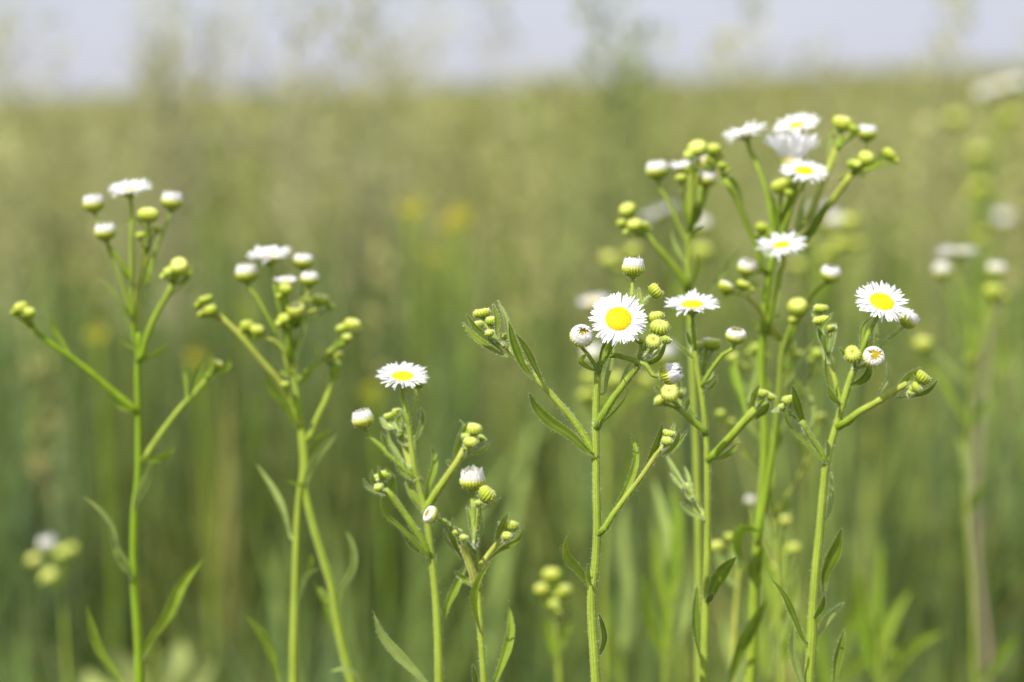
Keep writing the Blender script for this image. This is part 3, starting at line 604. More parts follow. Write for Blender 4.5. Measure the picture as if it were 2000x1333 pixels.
    p.head('white', 206, 453, 21, a=-4, t=12, dz=-2, tip=.75, top=.7, stalk=[(258, 550), (246, 525), (226, 500), (214, 480)], w=9)
    p.head('white', 336, 393, 21, a=4, t=8, dz=4, tip=.8, top=.75, stalk=[(286, 560), (300, 505), (322, 440)], w=8)
    p.head('green', 290, 420, 20, a=3, t=18, dz=-14, stalk=[(290, 485), (293, 455)], w=8)
    p.head('green', 274, 460, 10, a=-6, t=10, dz=-2, stalk=[(286, 495), (278, 475)], w=9)
    p.head('green', 306, 448, 10, a=20, t=10, dz=6, stalk=[(290, 490), (298, 465)], w=6, c0=PALE)
    p.leaf([(257, 665), (240, 610), (222, 572), (194, 541)], 13, 30, dz=-6, col=PALE)
    p.leaf([(266, 660), (252, 600), (246, 560)], 9, 30, dz=6, col=MID)
    p.branch([(276, 700), (286, 660), (302, 620), (324, 582), (340, 550)], 13, 11, dz=-3)
    p.head('green', 350, 521, 19, a=8, t=45, dz=-8, stalk=[(338, 555), (345, 538)], w=12)
    p.head('green', 332, 533, 10, a=-20, t=20, dz=-5, stalk=[(336, 558), (334, 546)], w=7)
    p.head('green', 366, 536, 9, a=30, t=5, dz=2, stalk=[(338, 558), (355, 548)], w=7)
    p.leaf([(330, 580), (352, 560), (370, 535), (373, 508)], 9, 30, dz=4, col=MID)
    p.branch([(262, 800), (215, 760), (170, 722), (130, 692), (90, 664), (62, 640)], 14, 10, dz=-6, c1=ST)
    p.head('green', 41, 601, 14, a=-20, t=15, dz=-6, stalk=[(66, 644), (52, 622)], w=9)
    p.head('green', 56, 611, 13, a=10, t=25, dz=-9, stalk=[(66, 644), (60, 628)], w=9)
    p.leaf([(72, 650), (48, 632), (30, 614), (22, 594)], 10, 30, dz=-3, col=MID)
    p.leaf([(138, 694), (118, 664), (104, 640), (97, 614)], 13, 20, dz=-3, col=MID)
    p.branch([(282, 894), (312, 850), (350, 800), (386, 762), (408, 734)], 12, 10, dz=8, c0=ST2, c1=ST2)
    p.head('green', 423, 712, 14, a=20, t=15, dz=8, stalk=[(404, 738), (416, 724)], w=12)
    p.leaf([(404, 744), (410, 715), (418, 692)], 13, 25, dz=8, col=MID)
    p.leaf([(410, 740), (432, 728), (446, 712), (444, 694)], 12, 25, dz=8, col=ST)
    p.leaf([(372, 775), (385, 735), (400, 688)], 12, 20, dz=4, col=DARK)
    p.leaf([(364, 785), (362, 750), (358, 712)], 9, 30, dz=12, col=MID)
    p.leaf([(262, 1012), (268, 975), (284, 935), (296, 898)], 22, 35, 15, dz=-8, col=PALE)
    p.leaf([(259, 1145), (246, 1100), (226, 1070), (216, 1030), (192, 995), (160, 968)], 17, 20, 50, dz=-8, col=PALE)
    p.leaf([(252, 1120), (232, 1090), (220, 1070)], 15, 10, dz=-10, col=PALE)
    p.leaf([(272, 1292), (296, 1245), (328, 1200), (356, 1140), (397, 1092)], 25, 25, 5, dz=-6, col=MID)
    p.leaf([(248, 1350), (215, 1302), (192, 1268), (178, 1225), (170, 1182)], 21, 20, 30, dz=-8, col=MID)
    # ---- L2
    p = Plant('daisy_fleabane', 'bushy twin-stemmed fleabane with a frayed daisy above a dense knot of buds', 'wildflower', .872, 620, FG, 0)
    p.stem([(690, 1345), (678, 1305), (660, 1225), (648, 1150), (630, 1090), (610, 1022), (597, 965), (597, 920), (595, 870), (587, 830), (578, 760), (570, 710), (565, 680)], 18, 12)
    p.stem([(573, 1345), (575, 1200), (578, 1090), (581, 1010), (585, 960), (591, 920), (588, 860), (578, 800)], 19, 9, c0=ST2, c1=ST2)
    p.head('open', 527, 503, 47, a=-5, t=16, dz=-2, disc=.38, elev=24, droop=10, n=62, stalk=[(556, 642), (547, 608), (538, 565)], w=9, w1=8)
    p.head('white', 592, 510, 20, a=2, t=8, dz=6, tip=.75, top=.6, stalk=[(575, 640), (590, 580), (592, 545)], w=6)
    p.head('white', 482, 535, 22, a=-4, t=8, dz=4, tip=.8, top=.8, stalk=[(562, 690), (535, 640), (508, 590), (490, 565)], w=7)
    p.head('open', 557, 553, 28, a=0, t=12, dz=-10, disc=.5, elev=40, droop=10, n=44, stalk=[(568, 640), (562, 595)], w=7)
    p.head('green', 558, 566, 13, a=8, t=20, dz=-16, stalk=[(566, 640), (562, 590)], w=6)
    p.head('white', 605, 545, 18, a=2, t=10, dz=-4, tip=.8, top=.7, stalk=[(580, 640), (596, 585)], w=9, c1=YG)
    p.branch([(566, 690), (563, 655), (566, 625)], 13, 11, dz=-6)
    p.head('green', 625, 586, 18, a=4, t=10, dz=2, flat=.75, stalk=[(572, 640), (600, 612)], w=9, c1=YG)
    p.head('green', 578, 606, 18, a=10, t=38, dz=-12, stalk=[(568, 640), (573, 625)], w=9)
    p.head('green', 555, 623, 13, a=-6, t=30, dz=-12, stalk=[(564, 650), (558, 638)], w=8)
    p.head('green', 592, 588, 12, a=0, t=20, dz=-6, stalk=[(570, 640), (585, 610)], w=9, c1=YG)
    p.head('green', 545, 628, 8, a=-20, t=10, dz=-6, stalk=[(564, 655), (552, 640)], w=6)
    p.leaf([(578, 745), (578, 700), (590, 650), (602, 590)], 14, 30, dz=-6, col=PALE)
    p.leaf([(572, 720), (568, 690), (580, 655)], 13, 30, dz=-10, col=DARK)
    p.branch([(588, 832), (568, 785), (545, 745), (520, 715), (490, 680), (460, 646), (426, 615)], 11, 11, dz=-6, c0=ST2, c1=YG)
    p.head('green', 401, 585, 15, a=-16, t=4, dz=-6, flat=.75, stalk=[(430, 620), (412, 605)], w=6)
    p.head('green', 412, 606, 13, a=-20, t=15, dz=-8, stalk=[(432, 624), (421, 615)], w=9)
    p.head('green', 394, 613, 9, a=-40, t=8, dz=-4, stalk=[(430, 624), (405, 616)], w=6)
    p.leaf([(455, 645), (440, 615), (428, 598)], 11, 20, dz=-6, col=PALE)
    p.head('green', 483, 637, 15, a=-4, t=12, dz=0, stalk=[(500, 665), (490, 652)], w=9)
    p.head('green', 503, 646, 14, a=10, t=25, dz=-4, stalk=[(565, 732), (552, 682), (528, 662)], w=9, c0=ST2, c1=YG)
    p.leaf([(576, 832), (552, 788), (528, 756), (514, 724)], 21, 20, 10, dz=-8, col=DARK)
    p.head('green', 557, 752, 9, a=0, t=15, dz=-4, stalk=[(578, 800), (565, 770)], w=8)
    p.branch([(580, 746), (598, 728), (626, 704), (655, 678)], 10, 12, dz=2, c0=ST2, c1=ST2)
    p.head('green', 668, 641, 13, a=-20, t=12, dz=2, stalk=[(655, 680), (664, 658)], w=7)
    p.head('green', 688, 636, 17, a=14, t=20, dz=2, stalk=[(657, 680), (676, 658)], w=7)
    p.head('green', 678, 660, 10, a=5, t=30, dz=-4, stalk=[(655, 682), (668, 672)], w=7)
    p.leaf([(618, 712), (617, 690), (616, 668)], 7, 20, dz=0, col=MID)
    p.branch([(604, 856), (618, 820), (638, 778), (648, 742), (650, 725)], 13, 11, dz=4, c0=ST2, c1=ST2)
    p.head('green', 657, 694, 14, a=5, t=6, dz=4, flat=.85, stalk=[(650, 730), (655, 710)], w=13, w1=9)
    p.head('green', 641, 704, 8, a=-25, t=10, dz=4, stalk=[(648, 732), (644, 716)], w=6)
    p.leaf([(644, 755), (658, 730), (662, 705)], 9, 20, dz=6, col=MID)
    p.leaf([(594, 950), (606, 912), (630, 876), (657, 848)], 20, 20, dz=-8, col=PALE)
    p.leaf([(598, 900), (615, 868), (642, 846)], 13, 30, dz=6, col=MID)
    p.leaf([(590, 950), (575, 944), (560, 938)], 8, 20, dz=-6, col=MID)
    p.leaf([(567, 1050), (554, 1000), (532, 955), (500, 905)], 15, 30, dz=10, col=PALE)
    p.leaf([(658, 1190), (666, 1152), (688, 1110), (690, 1070), (676, 1036)], 16, 35, 15, dz=-6, col=PALE)
    p.leaf([(666, 1265), (650, 1215), (634, 1170), (612, 1136)], 23, 20, dz=8, col=DARK)
    p.leaf([(578, 1190), (590, 1140), (604, 1118), (626, 1110)], 12, 30, dz=-4, col=PALE)
    p.leaf([(600, 1120), (606, 1100), (608, 1080)], 12, 20, dz=-2, col=MID)
    p.leaf([(548, 1350), (527, 1272), (506, 1235), (479, 1199)], 21, 20, dz=-8, col=MID)
    p.leaf([(706, 1345), (694, 1320), (672, 1308), (644, 1312)], 13, 20, 50, dz=-10, col=PALE)
def back_plants():
    # ---- further back, strongly blurred
    q = lambda lbl, D, bx: Plant('daisy_fleabane', lbl, 'wildflower', D, bx, BG, 0)
    p = q('blurred fleabane directly behind the sharp bloom, its daisy peeping past the left petals', 1.10, 1180)
    p.stem([(1180, 1345), (1178, 1200), (1182, 1050), (1186, 900), (1180, 800), (1176, 740)], 14, 9, c0=YG)
    p.head('open', 1160, 592, 33, a=-6, t=15, disc=.4, elev=14, n=44, stalk=[(1178, 760), (1170, 680)], w=7)
    p.head('white', 1158, 692, 20, a=-6, t=12, stalk=[(1178, 800), (1165, 740)], w=7)
    p.head('white', 1296, 692, 24, a=6, t=12, tip=.8, stalk=[(1182, 880), (1220, 810), (1270, 740)], w=6)
    for x, y, r in ((1150, 738, 14), (1196, 744, 12), (1142, 772, 13), (1158, 768, 15), (1188, 780, 12), (1205, 738, 13), (1262, 742, 12)):
        p.head('green', x, y, r, a=random.uniform(-15, 15), t=20, dz=random.uniform(-15, 15), stalk=[(1180, 830), (lerp(x, 1180, .5), y + 45)], w=6)
    p.leaf([(1182, 900), (1155, 840), (1128, 800), (1122, 760)], 15, 30, col=PALE)
    p.leaf([(1188, 1000), (1215, 940), (1240, 880), (1238, 830)], 17, 30, col=ST)
    p = q('hazy white and yellow fleabane seen through the gap between the two tall crowns', 1.22, 1345)
    p.stem([(1330, 1345), (1325, 1100), (1320, 900), (1318, 700), (1320, 560)], 13, 9, c0=ST2)
    p.head('open', 1290, 418, 44, a=-22, t=0, disc=.36, elev=16, n=44, stalk=[(1320, 600), (1305, 500)], w=7)
    p.head('white', 1370, 440, 18, a=5, t=10, stalk=[(1320, 600), (1350, 510)], w=6)
    p.head('green', 1371, 492, 19, a=5, t=20, stalk=[(1320, 640), (1350, 550)], w=6)
    p.head('green', 1190, 506, 16, a=-5, t=20, stalk=[(1318, 760), (1240, 620)], w=6)
    p.head('green', 1236, 490, 14, a=-5, t=20, dz=-80, stalk=[(1318, 740), (1270, 580)], w=7)
    p.head('green', 1240, 590, 14, a=-5, t=20, stalk=[(1320, 800), (1270, 680)], w=6)
    p = q('smudged pale fleabane behind the tallest crown, yellow-green buds on its right', 1.28, 1600)
    p.stem([(1560, 1345), (1570, 1100), (1590, 800), (1600, 600), (1605, 520)], 12, 9, c0=ST2)
    p.head('open', 1596, 412, 40, a=-10, t=0, disc=.4, elev=24, n=40, stalk=[(1604, 560), (1600, 470)], w=7)
    p.head('white', 1628, 436, 22, a=10, t=8, stalk=[(1605, 580), (1620, 490)], w=6)
    for x, y, r in ((1660, 434, 17), (1672, 474, 16), (1640, 478, 17), (1610, 500, 16), (1576, 470, 14), (1560, 520, 14)):
        p.head('green', x, y, r, a=random.uniform(-15, 15), t=20, dz=random.uniform(-25, 25), stalk=[(1602, 620), (lerp(x, 1604, .5), y + 60)], w=6)
    p = q('blurred fleabane near the right edge, flat daisy over round buds at mid height', 1.10, 1905)
    p.stem([(1905, 1345), (1900, 1150), (1888, 1000), (1892, 850), (1900, 720), (1896, 640)], 12, 9)
    p.head('open', 1870, 494, 43, a=-2, t=4, disc=.38, elev=10, n=44, stalk=[(1898, 680), (1885, 590)], w=7)
    p.head('white', 1841, 529, 18, a=-3, t=10, stalk=[(1897, 700), (1860, 600)], w=6)
    p.head('white', 1947, 527, 19, a=2, t=10, tip=.6, top=.6, stalk=[(1898, 700), (1930, 600)], w=6)
    p.head('green', 1940, 569, 19, a=2, t=14, stalk=[(1898, 720), (1925, 630)], w=10)
    p.head('green', 1803, 673, 18, a=-3, t=14, stalk=[(1896, 840), (1830, 740)], w=8)
    p.head('green', 1895, 700, 12, t=20, stalk=[(1894, 780)], w=8)
    p.leaf([(1893, 960), (1885, 900), (1868, 852)], 20, 20, col=PALE)
    p.leaf([(1895, 1000), (1912, 960), (1925, 930)], 16, 20, col=DARK)
    p.leaf([(1898, 830), (1915, 800), (1925, 778)], 14, 20, col=DARK)
    p.leaf([(1905, 1345), (1950, 1290), (1985, 1236)], 22, 20, col=DARK)
    p.leaf([(1896, 760), (1840, 700), (1790, 660), (1770, 620)], 9, 30, col=PALE)
    p = q('tall misty fleabane cut by the right edge, its greyish white blooms near the skyline', 1.62, 1930)
    p.stem([(1925, 1345), (1935, 1100), (1945, 800), (1935, 600), (1915, 480), (1920, 360), (1925, 300)], 12, 9, c0=ST, c1=ST)
    p.head('open', 1955, 172, 44, a=-14, t=8, disc=.4, elev=14, n=40, stalk=[(1922, 320), (1945, 240)], w=7)
    p.head('white', 1924, 186, 19, a=-5, t=15, tip=.6, stalk=[(1922, 320), (1920, 250)], w=7, c0=PALE)
    p.head('white', 1990, 168, 18, a=5, t=15, tip=.6, stalk=[(1924, 330), (1970, 240)], w=7)
    p.head('green', 1975, 226, 18, a=-5, t=15, stalk=[(1924, 330), (1960, 270)], w=9)
    p.head('green', 1866, 233, 18, a=-5, t=15, stalk=[(1920, 400), (1880, 300)], w=7)
    p.head('green', 1910, 300, 17, a=-5, t=15, stalk=[(1922, 380), (1914, 335)], w=14)
    p.head('green', 1914, 366, 16, a=-5, t=15, stalk=[(1918, 440), (1914, 400)], w=16)
    p.head('green', 1908, 368, 14, a=-15, t=15, dz=20, stalk=[(1916, 460), (1908, 400)], w=12)
    p.head('white', 1962, 430, 18, a=5, t=20, tip=.4, stalk=[(1932, 570), (1950, 490)], w=7)
    p.head('white', 1940, 424, 15, a=-5, t=20, tip=.4, dz=20, stalk=[(1932, 570), (1938, 480)], w=7)
    p.head('green', 1998, 270, 16, a=5, t=20, stalk=[(1930, 400), (1980, 320)], w=7)
    p.head('green', 1920, 460, 15, a=5, t=20, stalk=[(1925, 560), (1922, 500)], w=9)
    p.leaf([(1940, 700), (1925, 620), (1895, 560)], 26, 20, col=ST)
    p.leaf([(1940, 760), (1960, 690), (1980, 640)], 22, 20, col=ST)
    p = q('small blurred fleabane in the lower left corner, one white bud above yellow ones', 1.18, 125)
    p.stem([(132, 1345), (128, 1260), (122, 1180), (112, 1130)], 13, 9)
    p.head('white', 92, 1063, 17, a=-4, t=25, tip=.5, stalk=[(114, 1140), (100, 1100)], w=6)
    p.head('green', 66, 1094, 14, a=-10, t=30, stalk=[(114, 1145), (86, 1115)], w=6)
    p.head('green', 96, 1125, 15, a=-4, t=40, dz=-10, stalk=[(114, 1150), (104, 1140)], w=6)
    p.head('green', 120, 1082, 15, a=4, t=30, stalk=[(114, 1145), (118, 1110)], w=7)
    p.head('green', 140, 1072, 12, a=14, t=30, dz=6, stalk=[(114, 1145), (132, 1105)], w=6)
    p = q('small blurred fleabane left of the main stem base holding four cream buds', .975, 1088)
    p.stem([(1092, 1345), (1090, 1280), (1086, 1220), (1082, 1190)], 14, 11)
    p.head('green', 1077, 1124, 18, a=0, t=16, stalk=[(1083, 1195), (1079, 1150)], w=7)
    p.head('green', 1058, 1151, 15, a=-8, t=18, stalk=[(1083, 1200), (1068, 1172)], w=6)
    p.head('green', 1102, 1153, 15, a=8, t=18, stalk=[(1084, 1200), (1094, 1172)], w=6)
    p.head('green', 1082, 1181, 11, a=0, t=30, dz=-10, stalk=[(1084, 1205), (1083, 1194)], w=9)
    p.leaf([(1088, 1290), (1070, 1240), (1062, 1205)], 17, 20, col=ST)
    p.leaf([(1090, 1280), (1104, 1240), (1118, 1212)], 15, 20, col=MID)
    p = q('low faint fleabane with tiny scattered buds beside the slanting stem', 1.00, 1530)
    p.stem([(1520, 1345), (1528, 1250), (1530, 1150), (1528, 1100), (1515, 1060)], 9, 6, c0=ST2)
    p.head('green', 1533, 1016, 12, a=0, t=16, stalk=[(1528, 1100), (1530, 1050)], w=5)
    p.head('green', 1551, 1071, 13, a=8, t=16, stalk=[(1530, 1150), (1548, 1100)], w=6)
    p.head('white', 1465, 978, 10, a=0, t=20, stalk=[(1515, 1070), (1480, 1020)], w=4)
    p.head('green', 1506, 1110, 10, a=0, t=20, stalk=[(1527, 1150), (1510, 1125)], w=4)
    p = q('airy fleabane filling the gap between the slender and tallest plants with thin branches', .93, 1520)
    p.stem([(1528, 1345), (1522, 1200), (1516, 1080), (1508, 960), (1512, 860), (1530, 780), (1545, 720)], 12, 8, c0=ST2, c1=ST2)
    for (pts, hx, hy, r_) in (([(1510, 900), (1470, 830), (1440, 760)], 1432, 700, 12), ([(1512, 870), (1550, 800), (1585, 740)], 1596, 690, 12), ([(1516, 1000), (1560, 930), (1590, 860)], 1606, 815, 11),
                              ([(1508, 960), (1470, 900), (1430, 850)], 1408, 808, 10), ([(1530, 780), (1535, 730)], 1540, 676, 13), ([(1512, 880), (1490, 800), (1480, 730)], 1476, 680, 11)):
        p.branch(pts, 7, 6, dz=random.uniform(-12, 12), c0=ST2, c1=YG)
        p.head('green', hx, hy, r_, a=random.uniform(-12, 12), t=15, dz=random.uniform(-8, 8), stalk=[pts[-1], ((pts[-1][0] + hx) / 2, (pts[-1][1] + hy) / 2)], w=6)
        p.head('green', hx + 22, hy + 16, r_ * .7, a=18, t=12, stalk=[pts[-1], ((pts[-1][0] + hx) / 2 + 10, (pts[-1][1] + hy) / 2 + 14)], w=5)
        p.leaf([pts[1], (pts[1][0] + 12, pts[1][1] - 40), (pts[1][0] + random.choice((-22, 26)), pts[1][1] - 85)], 11, 25, col=random.choice((MID, PALE)))
    for y0_ in (1290, 1220, 1150, 1080, 1010):
        sg = random.choice((-1, 1)); p.leaf([(1520, y0_), (1520 + sg * 22, y0_ - 45), (1520 + sg * 34, y0_ - 100)], 17, 20, 40, col=random.choice((MID, PALE, ST)))
    # leafy shoots, low and blurred
    for lbl, D, bx, ln in (
        ('leafy flowerless shoot behind the slender plant, pale leaves fanning upward', 1.02, 1300,
         [((1300, 1345), (1300, 1200), (1285, 1120), (1275, 1020)), ((1300, 1250), (1310, 1150), (1300, 1040), (1275, 930)), ((1302, 1300), (1330, 1220), (1340, 1150), (1342, 1060)), ((1300, 1300), (1275, 1230), (1262, 1180), (1258, 1120)), ((1303, 1200), (1318, 1100), (1322, 1010), (1310, 960))]),
        ('broad pale yellow-green leaf clump low at the left, behind the leftmost plant', 1.3, 300,
         [((300, 1420), (260, 1345), (235, 1300), (225, 1262)), ((305, 1420), (320, 1340), (345, 1290), (352, 1250)), ((300, 1440), (200, 1370), (180, 1340), (172, 1310)), ((310, 1420), (370, 1340), (400, 1310), (420, 1290))]),
        ('tangled pale shoot low behind the tallest plant, narrow leaves crossing its stem', 1.06, 1500,
         [((1500, 1345), (1480, 1250), (1470, 1180), (1478, 1110)), ((1500, 1345), (1520, 1260), (1540, 1200), (1552, 1120)), ((1500, 1300), (1530, 1290), (1560, 1250), (1580, 1190)), ((1500, 1400), (1450, 1330), (1420, 1260), (1410, 1200)), ((1500, 1250), (1510, 1180), (1500, 1120), (1490, 1080))]),
        ('faint leafy shoot standing between the slanting stem and the right corner', 1.15, 1640,
         [((1640, 1345), (1650, 1250), (1670, 1180), (1668, 1100)), ((1640, 1400), (1610, 1320), (1600, 1240), (1612, 1180)), ((1640, 1345), (1680, 1290), (1730, 1270), (1770, 1290))]),
        ('slim green shoot rising left of the main stem, close behind it', 1.12, 1215,
         [((1215, 1345), (1220, 1250), (1236, 1180), (1240, 1110)), ((1215, 1345), (1190, 1280), (1182, 1210), (1190, 1150)), ((1218, 1250), (1222, 1150), (1214, 1050), (1222, 980))]),
        ('flowerless green shoot by the lower right corner, leaves leaning right', 1.12, 1720,
         [((1720, 1345), (1725, 1260), (1745, 1200), (1780, 1150)), ((1720, 1345), (1690, 1260), (1680, 1180), (1685, 1120)), ((1722, 1345), (1760, 1290), (1800, 1250), (1850, 1230)), ((1720, 1345), (1710, 1230), (1712, 1150), (1722, 1060))])):
        p = Plant('leafy_shoot', lbl, 'wild plant', D, bx, None, 0)
        p.stem([(bx, 1345), (bx, 1250 if bx != 300 else 1400)], 12, 8, c0=ST2)
        for L in ln: p.leaf(list(L), 60 if bx == 300 else 26, 15, dz=random.uniform(-20, 20), col=(.36, .42, .12) if bx == 300 else random.choice((ST, PALE, MID)))
#==BACKGROUND==
def gz(x, y):
    """height of the meadow floor: almost level near the camera, swelling to a low ridge that is higher to the right"""
    t = np.clip((y - 4) / 46, 0, 1); s = t * t * (3 - 2 * t)
    xr = x / np.maximum(y, 1) / .18
    ridge = .02 * y * 0 + s * (.60 + .34 * np.clip(x / 9, -1.4, 1.4))
    fall = np.clip((y - 52) / 200, 0, 1) * 6
    return ridge - fall + .02 * np.sin(x * 1.3 + 1) * np.sin(y * .9) * np.clip(y - 2, 0, 1)
def np_mesh(name, V, F, C, m):
    me = bpy.data.meshes.new(name); nv = len(V); nf = len(F); k = F.shape[1]
    me.vertices.add(nv); me.vertices.foreach_set('co', V.astype(np.float32).ravel())
    me.loops.add(nf * k); me.loops.foreach_set('vertex_index', F.astype(np.int32).ravel())
    me.polygons.add(nf); me.polygons.foreach_set('loop_start', np.arange(0, nf * k, k, dtype=np.int32))
    me.polygons.foreach_set('loop_total', np.full(nf, k, dtype=np.int32))
    ca = me.color_attributes.new('Col', 'FLOAT_COLOR', 'POINT')
    ca.data.foreach_set('color', np.concatenate([C, np.ones((nv, 1))], 1).astype(np.float32).ravel())
    me.materials.append(m); me.update(calc_edges=True); me.validate()
    o = bpy.data.objects.new(name, me); sc.collection.objects.link(o); return o
rng = np.random.default_rng(11)
def blades(bx, by, h, az, lean, wd, col, seg=4, tipcol=None):
    """arrays of blades -> V, F, C"""
    N = len(bx); t = np.linspace(0, 1, seg + 1)[None, :]
    z0 = gz(bx, by)
    dx, dy = np.cos(az)[:, None], np.sin(az)[:, None]
    off = (lean * h)[:, None] * t ** 2
    X = bx[:, None] + dx * off; Y = by[:, None] + dy * off; Z = z0[:, None] + h[:, None] * t * (1 - .35 * lean[:, None] * t)
    wa = rng.uniform(0, np.pi, N)[:, None]; W = wd[:, None] * np.array([.6, .9, 1, .7, .08] if seg == 4 else [.7, 1, .6, .1])[None, :] / 2
    V = np.stack([np.stack([X - np.cos(wa) * W, Y - np.sin(wa) * W, Z], -1), np.stack([X + np.cos(wa) * W, Y + np.sin(wa) * W, Z], -1)], 2)
    V = V.reshape(-1, 3); m = (seg + 1) * 2
    f = np.array([[2 * i, 2 * i + 1, 2 * i + 3, 2 * i + 2] for i in range(seg)])
    F = (np.arange(N)[:, None, None] * m + f[None]).reshape(-1, 4)
    C = np.repeat(col[:, None, :], m, 1).reshape(-1, 3)
    tip = np.stack([X[:, -1], Y[:, -1], Z[:, -1]], -1)
    return V, F, C, tip
PAL = np.array([(.135, .20, .050), (.17, .23, .055), (.14, .21, .085), (.21, .235, .045), (.26, .255, .07), (.32, .28, .11), (.10, .15, .04), (.24, .31, .07)])
def tussocks(n, y0, y1, per, rad, hmin, hmax, wd, prob, power=1.0, xpad=.7, hcap=None):
    u = rng.random(n); y = (y0 ** power + u * (y1 ** power - y0 ** power)) ** (1 / power)
    x = rng.uniform(-1, 1, n) * (.19 * y + xpad)
    ci = rng.choice(len(PAL), n, p=prob)
    # large patches share a tint
    ph = np.array([noise.noise(Vector((a * 2.5 / (1 + b * .1), b * .8, 3))) for a, b in zip(x, y)])
    hh = rng.uniform(hmin, hmax, n) * (1 + .25 * ph)
    if hcap is not None: hh = np.minimum(hh, hcap(y) * rng.uniform(.7, 1.1, n))
    k = per
    bx = np.repeat(x, k) + rng.normal(0, 1, n * k) * np.repeat(rad * (1 + 0 * y), k); by = np.repeat(y, k) + rng.normal(0, 1, n * k) * rad
    by = np.maximum(by, .9)
    h = np.repeat(hh, k) * rng.uniform(.55, 1.05, n * k)
    az = rng.uniform(0, 2 * np.pi, n * k); lean = np.abs(rng.normal(.12, .18, n * k))
    col = np.repeat(PAL[ci] * np.exp(rng.normal(0.0, .38, (n, 1)) + .10 * np.clip(x / (.18 * y), -1, 1)[:, None]), k, 0) * rng.uniform(.85, 1.15, (n * k, 1))
    return bx, by, h, az, lean, wd * rng.uniform(.6, 1.3, n * k), col
def spikelets(tip, L, w, cnt, col, wd, twigs=False):
    """small seed scales round the last stretch L below/around each tip"""
    N = len(tip); a = rng.uniform(0, 6.283, (N, cnt)); s = rng.uniform(-.9, .15, (N, cnt))
    r = rng.uniform(.1, 1, (N, cnt)) * w[:, None] * (1 - np.abs(s + .35) * .8)
    c = tip[:, None, :] + np.stack([np.cos(a) * r, np.sin(a) * r, s * L[:, None]], -1)
    b = rng.uniform(0, 6.283, (N, cnt)); sx = np.cos(b) * wd; sy = np.sin(b) * wd
    up = np.stack([np.cos(a) * wd * 1.2, np.sin(a) * wd * 1.2, np.full_like(a, wd * 3.2)], -1); sd_ = np.stack([sx, sy, 0 * sx], -1)
    V = np.stack([c, c + sd_ + up * .5, c + up, c - sd_ + up * .5], 2).reshape(-1, 3)
    if twigs:
        ax = tip[:, None, :] + np.stack([0 * a, 0 * a, np.maximum(s - .12, -1) * L[:, None]], -1) * np.array([1, 1, 1.0]); e = np.array([0, 0, .0006])
        V = np.concatenate([V, np.stack([ax - e, ax + e, c + e, c - e], 2).reshape(-1, 3)]); col = np.concatenate([col, col]); N = 2 * N
    F = np.arange(N * cnt * 4).reshape(-1, 4); C = np.repeat(np.repeat(col[:, None, :], cnt, 1) * rng.uniform(.75, 1.2, (N, cnt, 1)), 4, 1).reshape(-1, 3)
    return V, F, C
def join(parts):
    V = []; F = []; C = []; o = 0
    for v, f, c in parts: V.append(v); F.append(f + o); C.append(c); o += len(v)
    return np.concatenate(V), np.concatenate(F), np.concatenate(C)
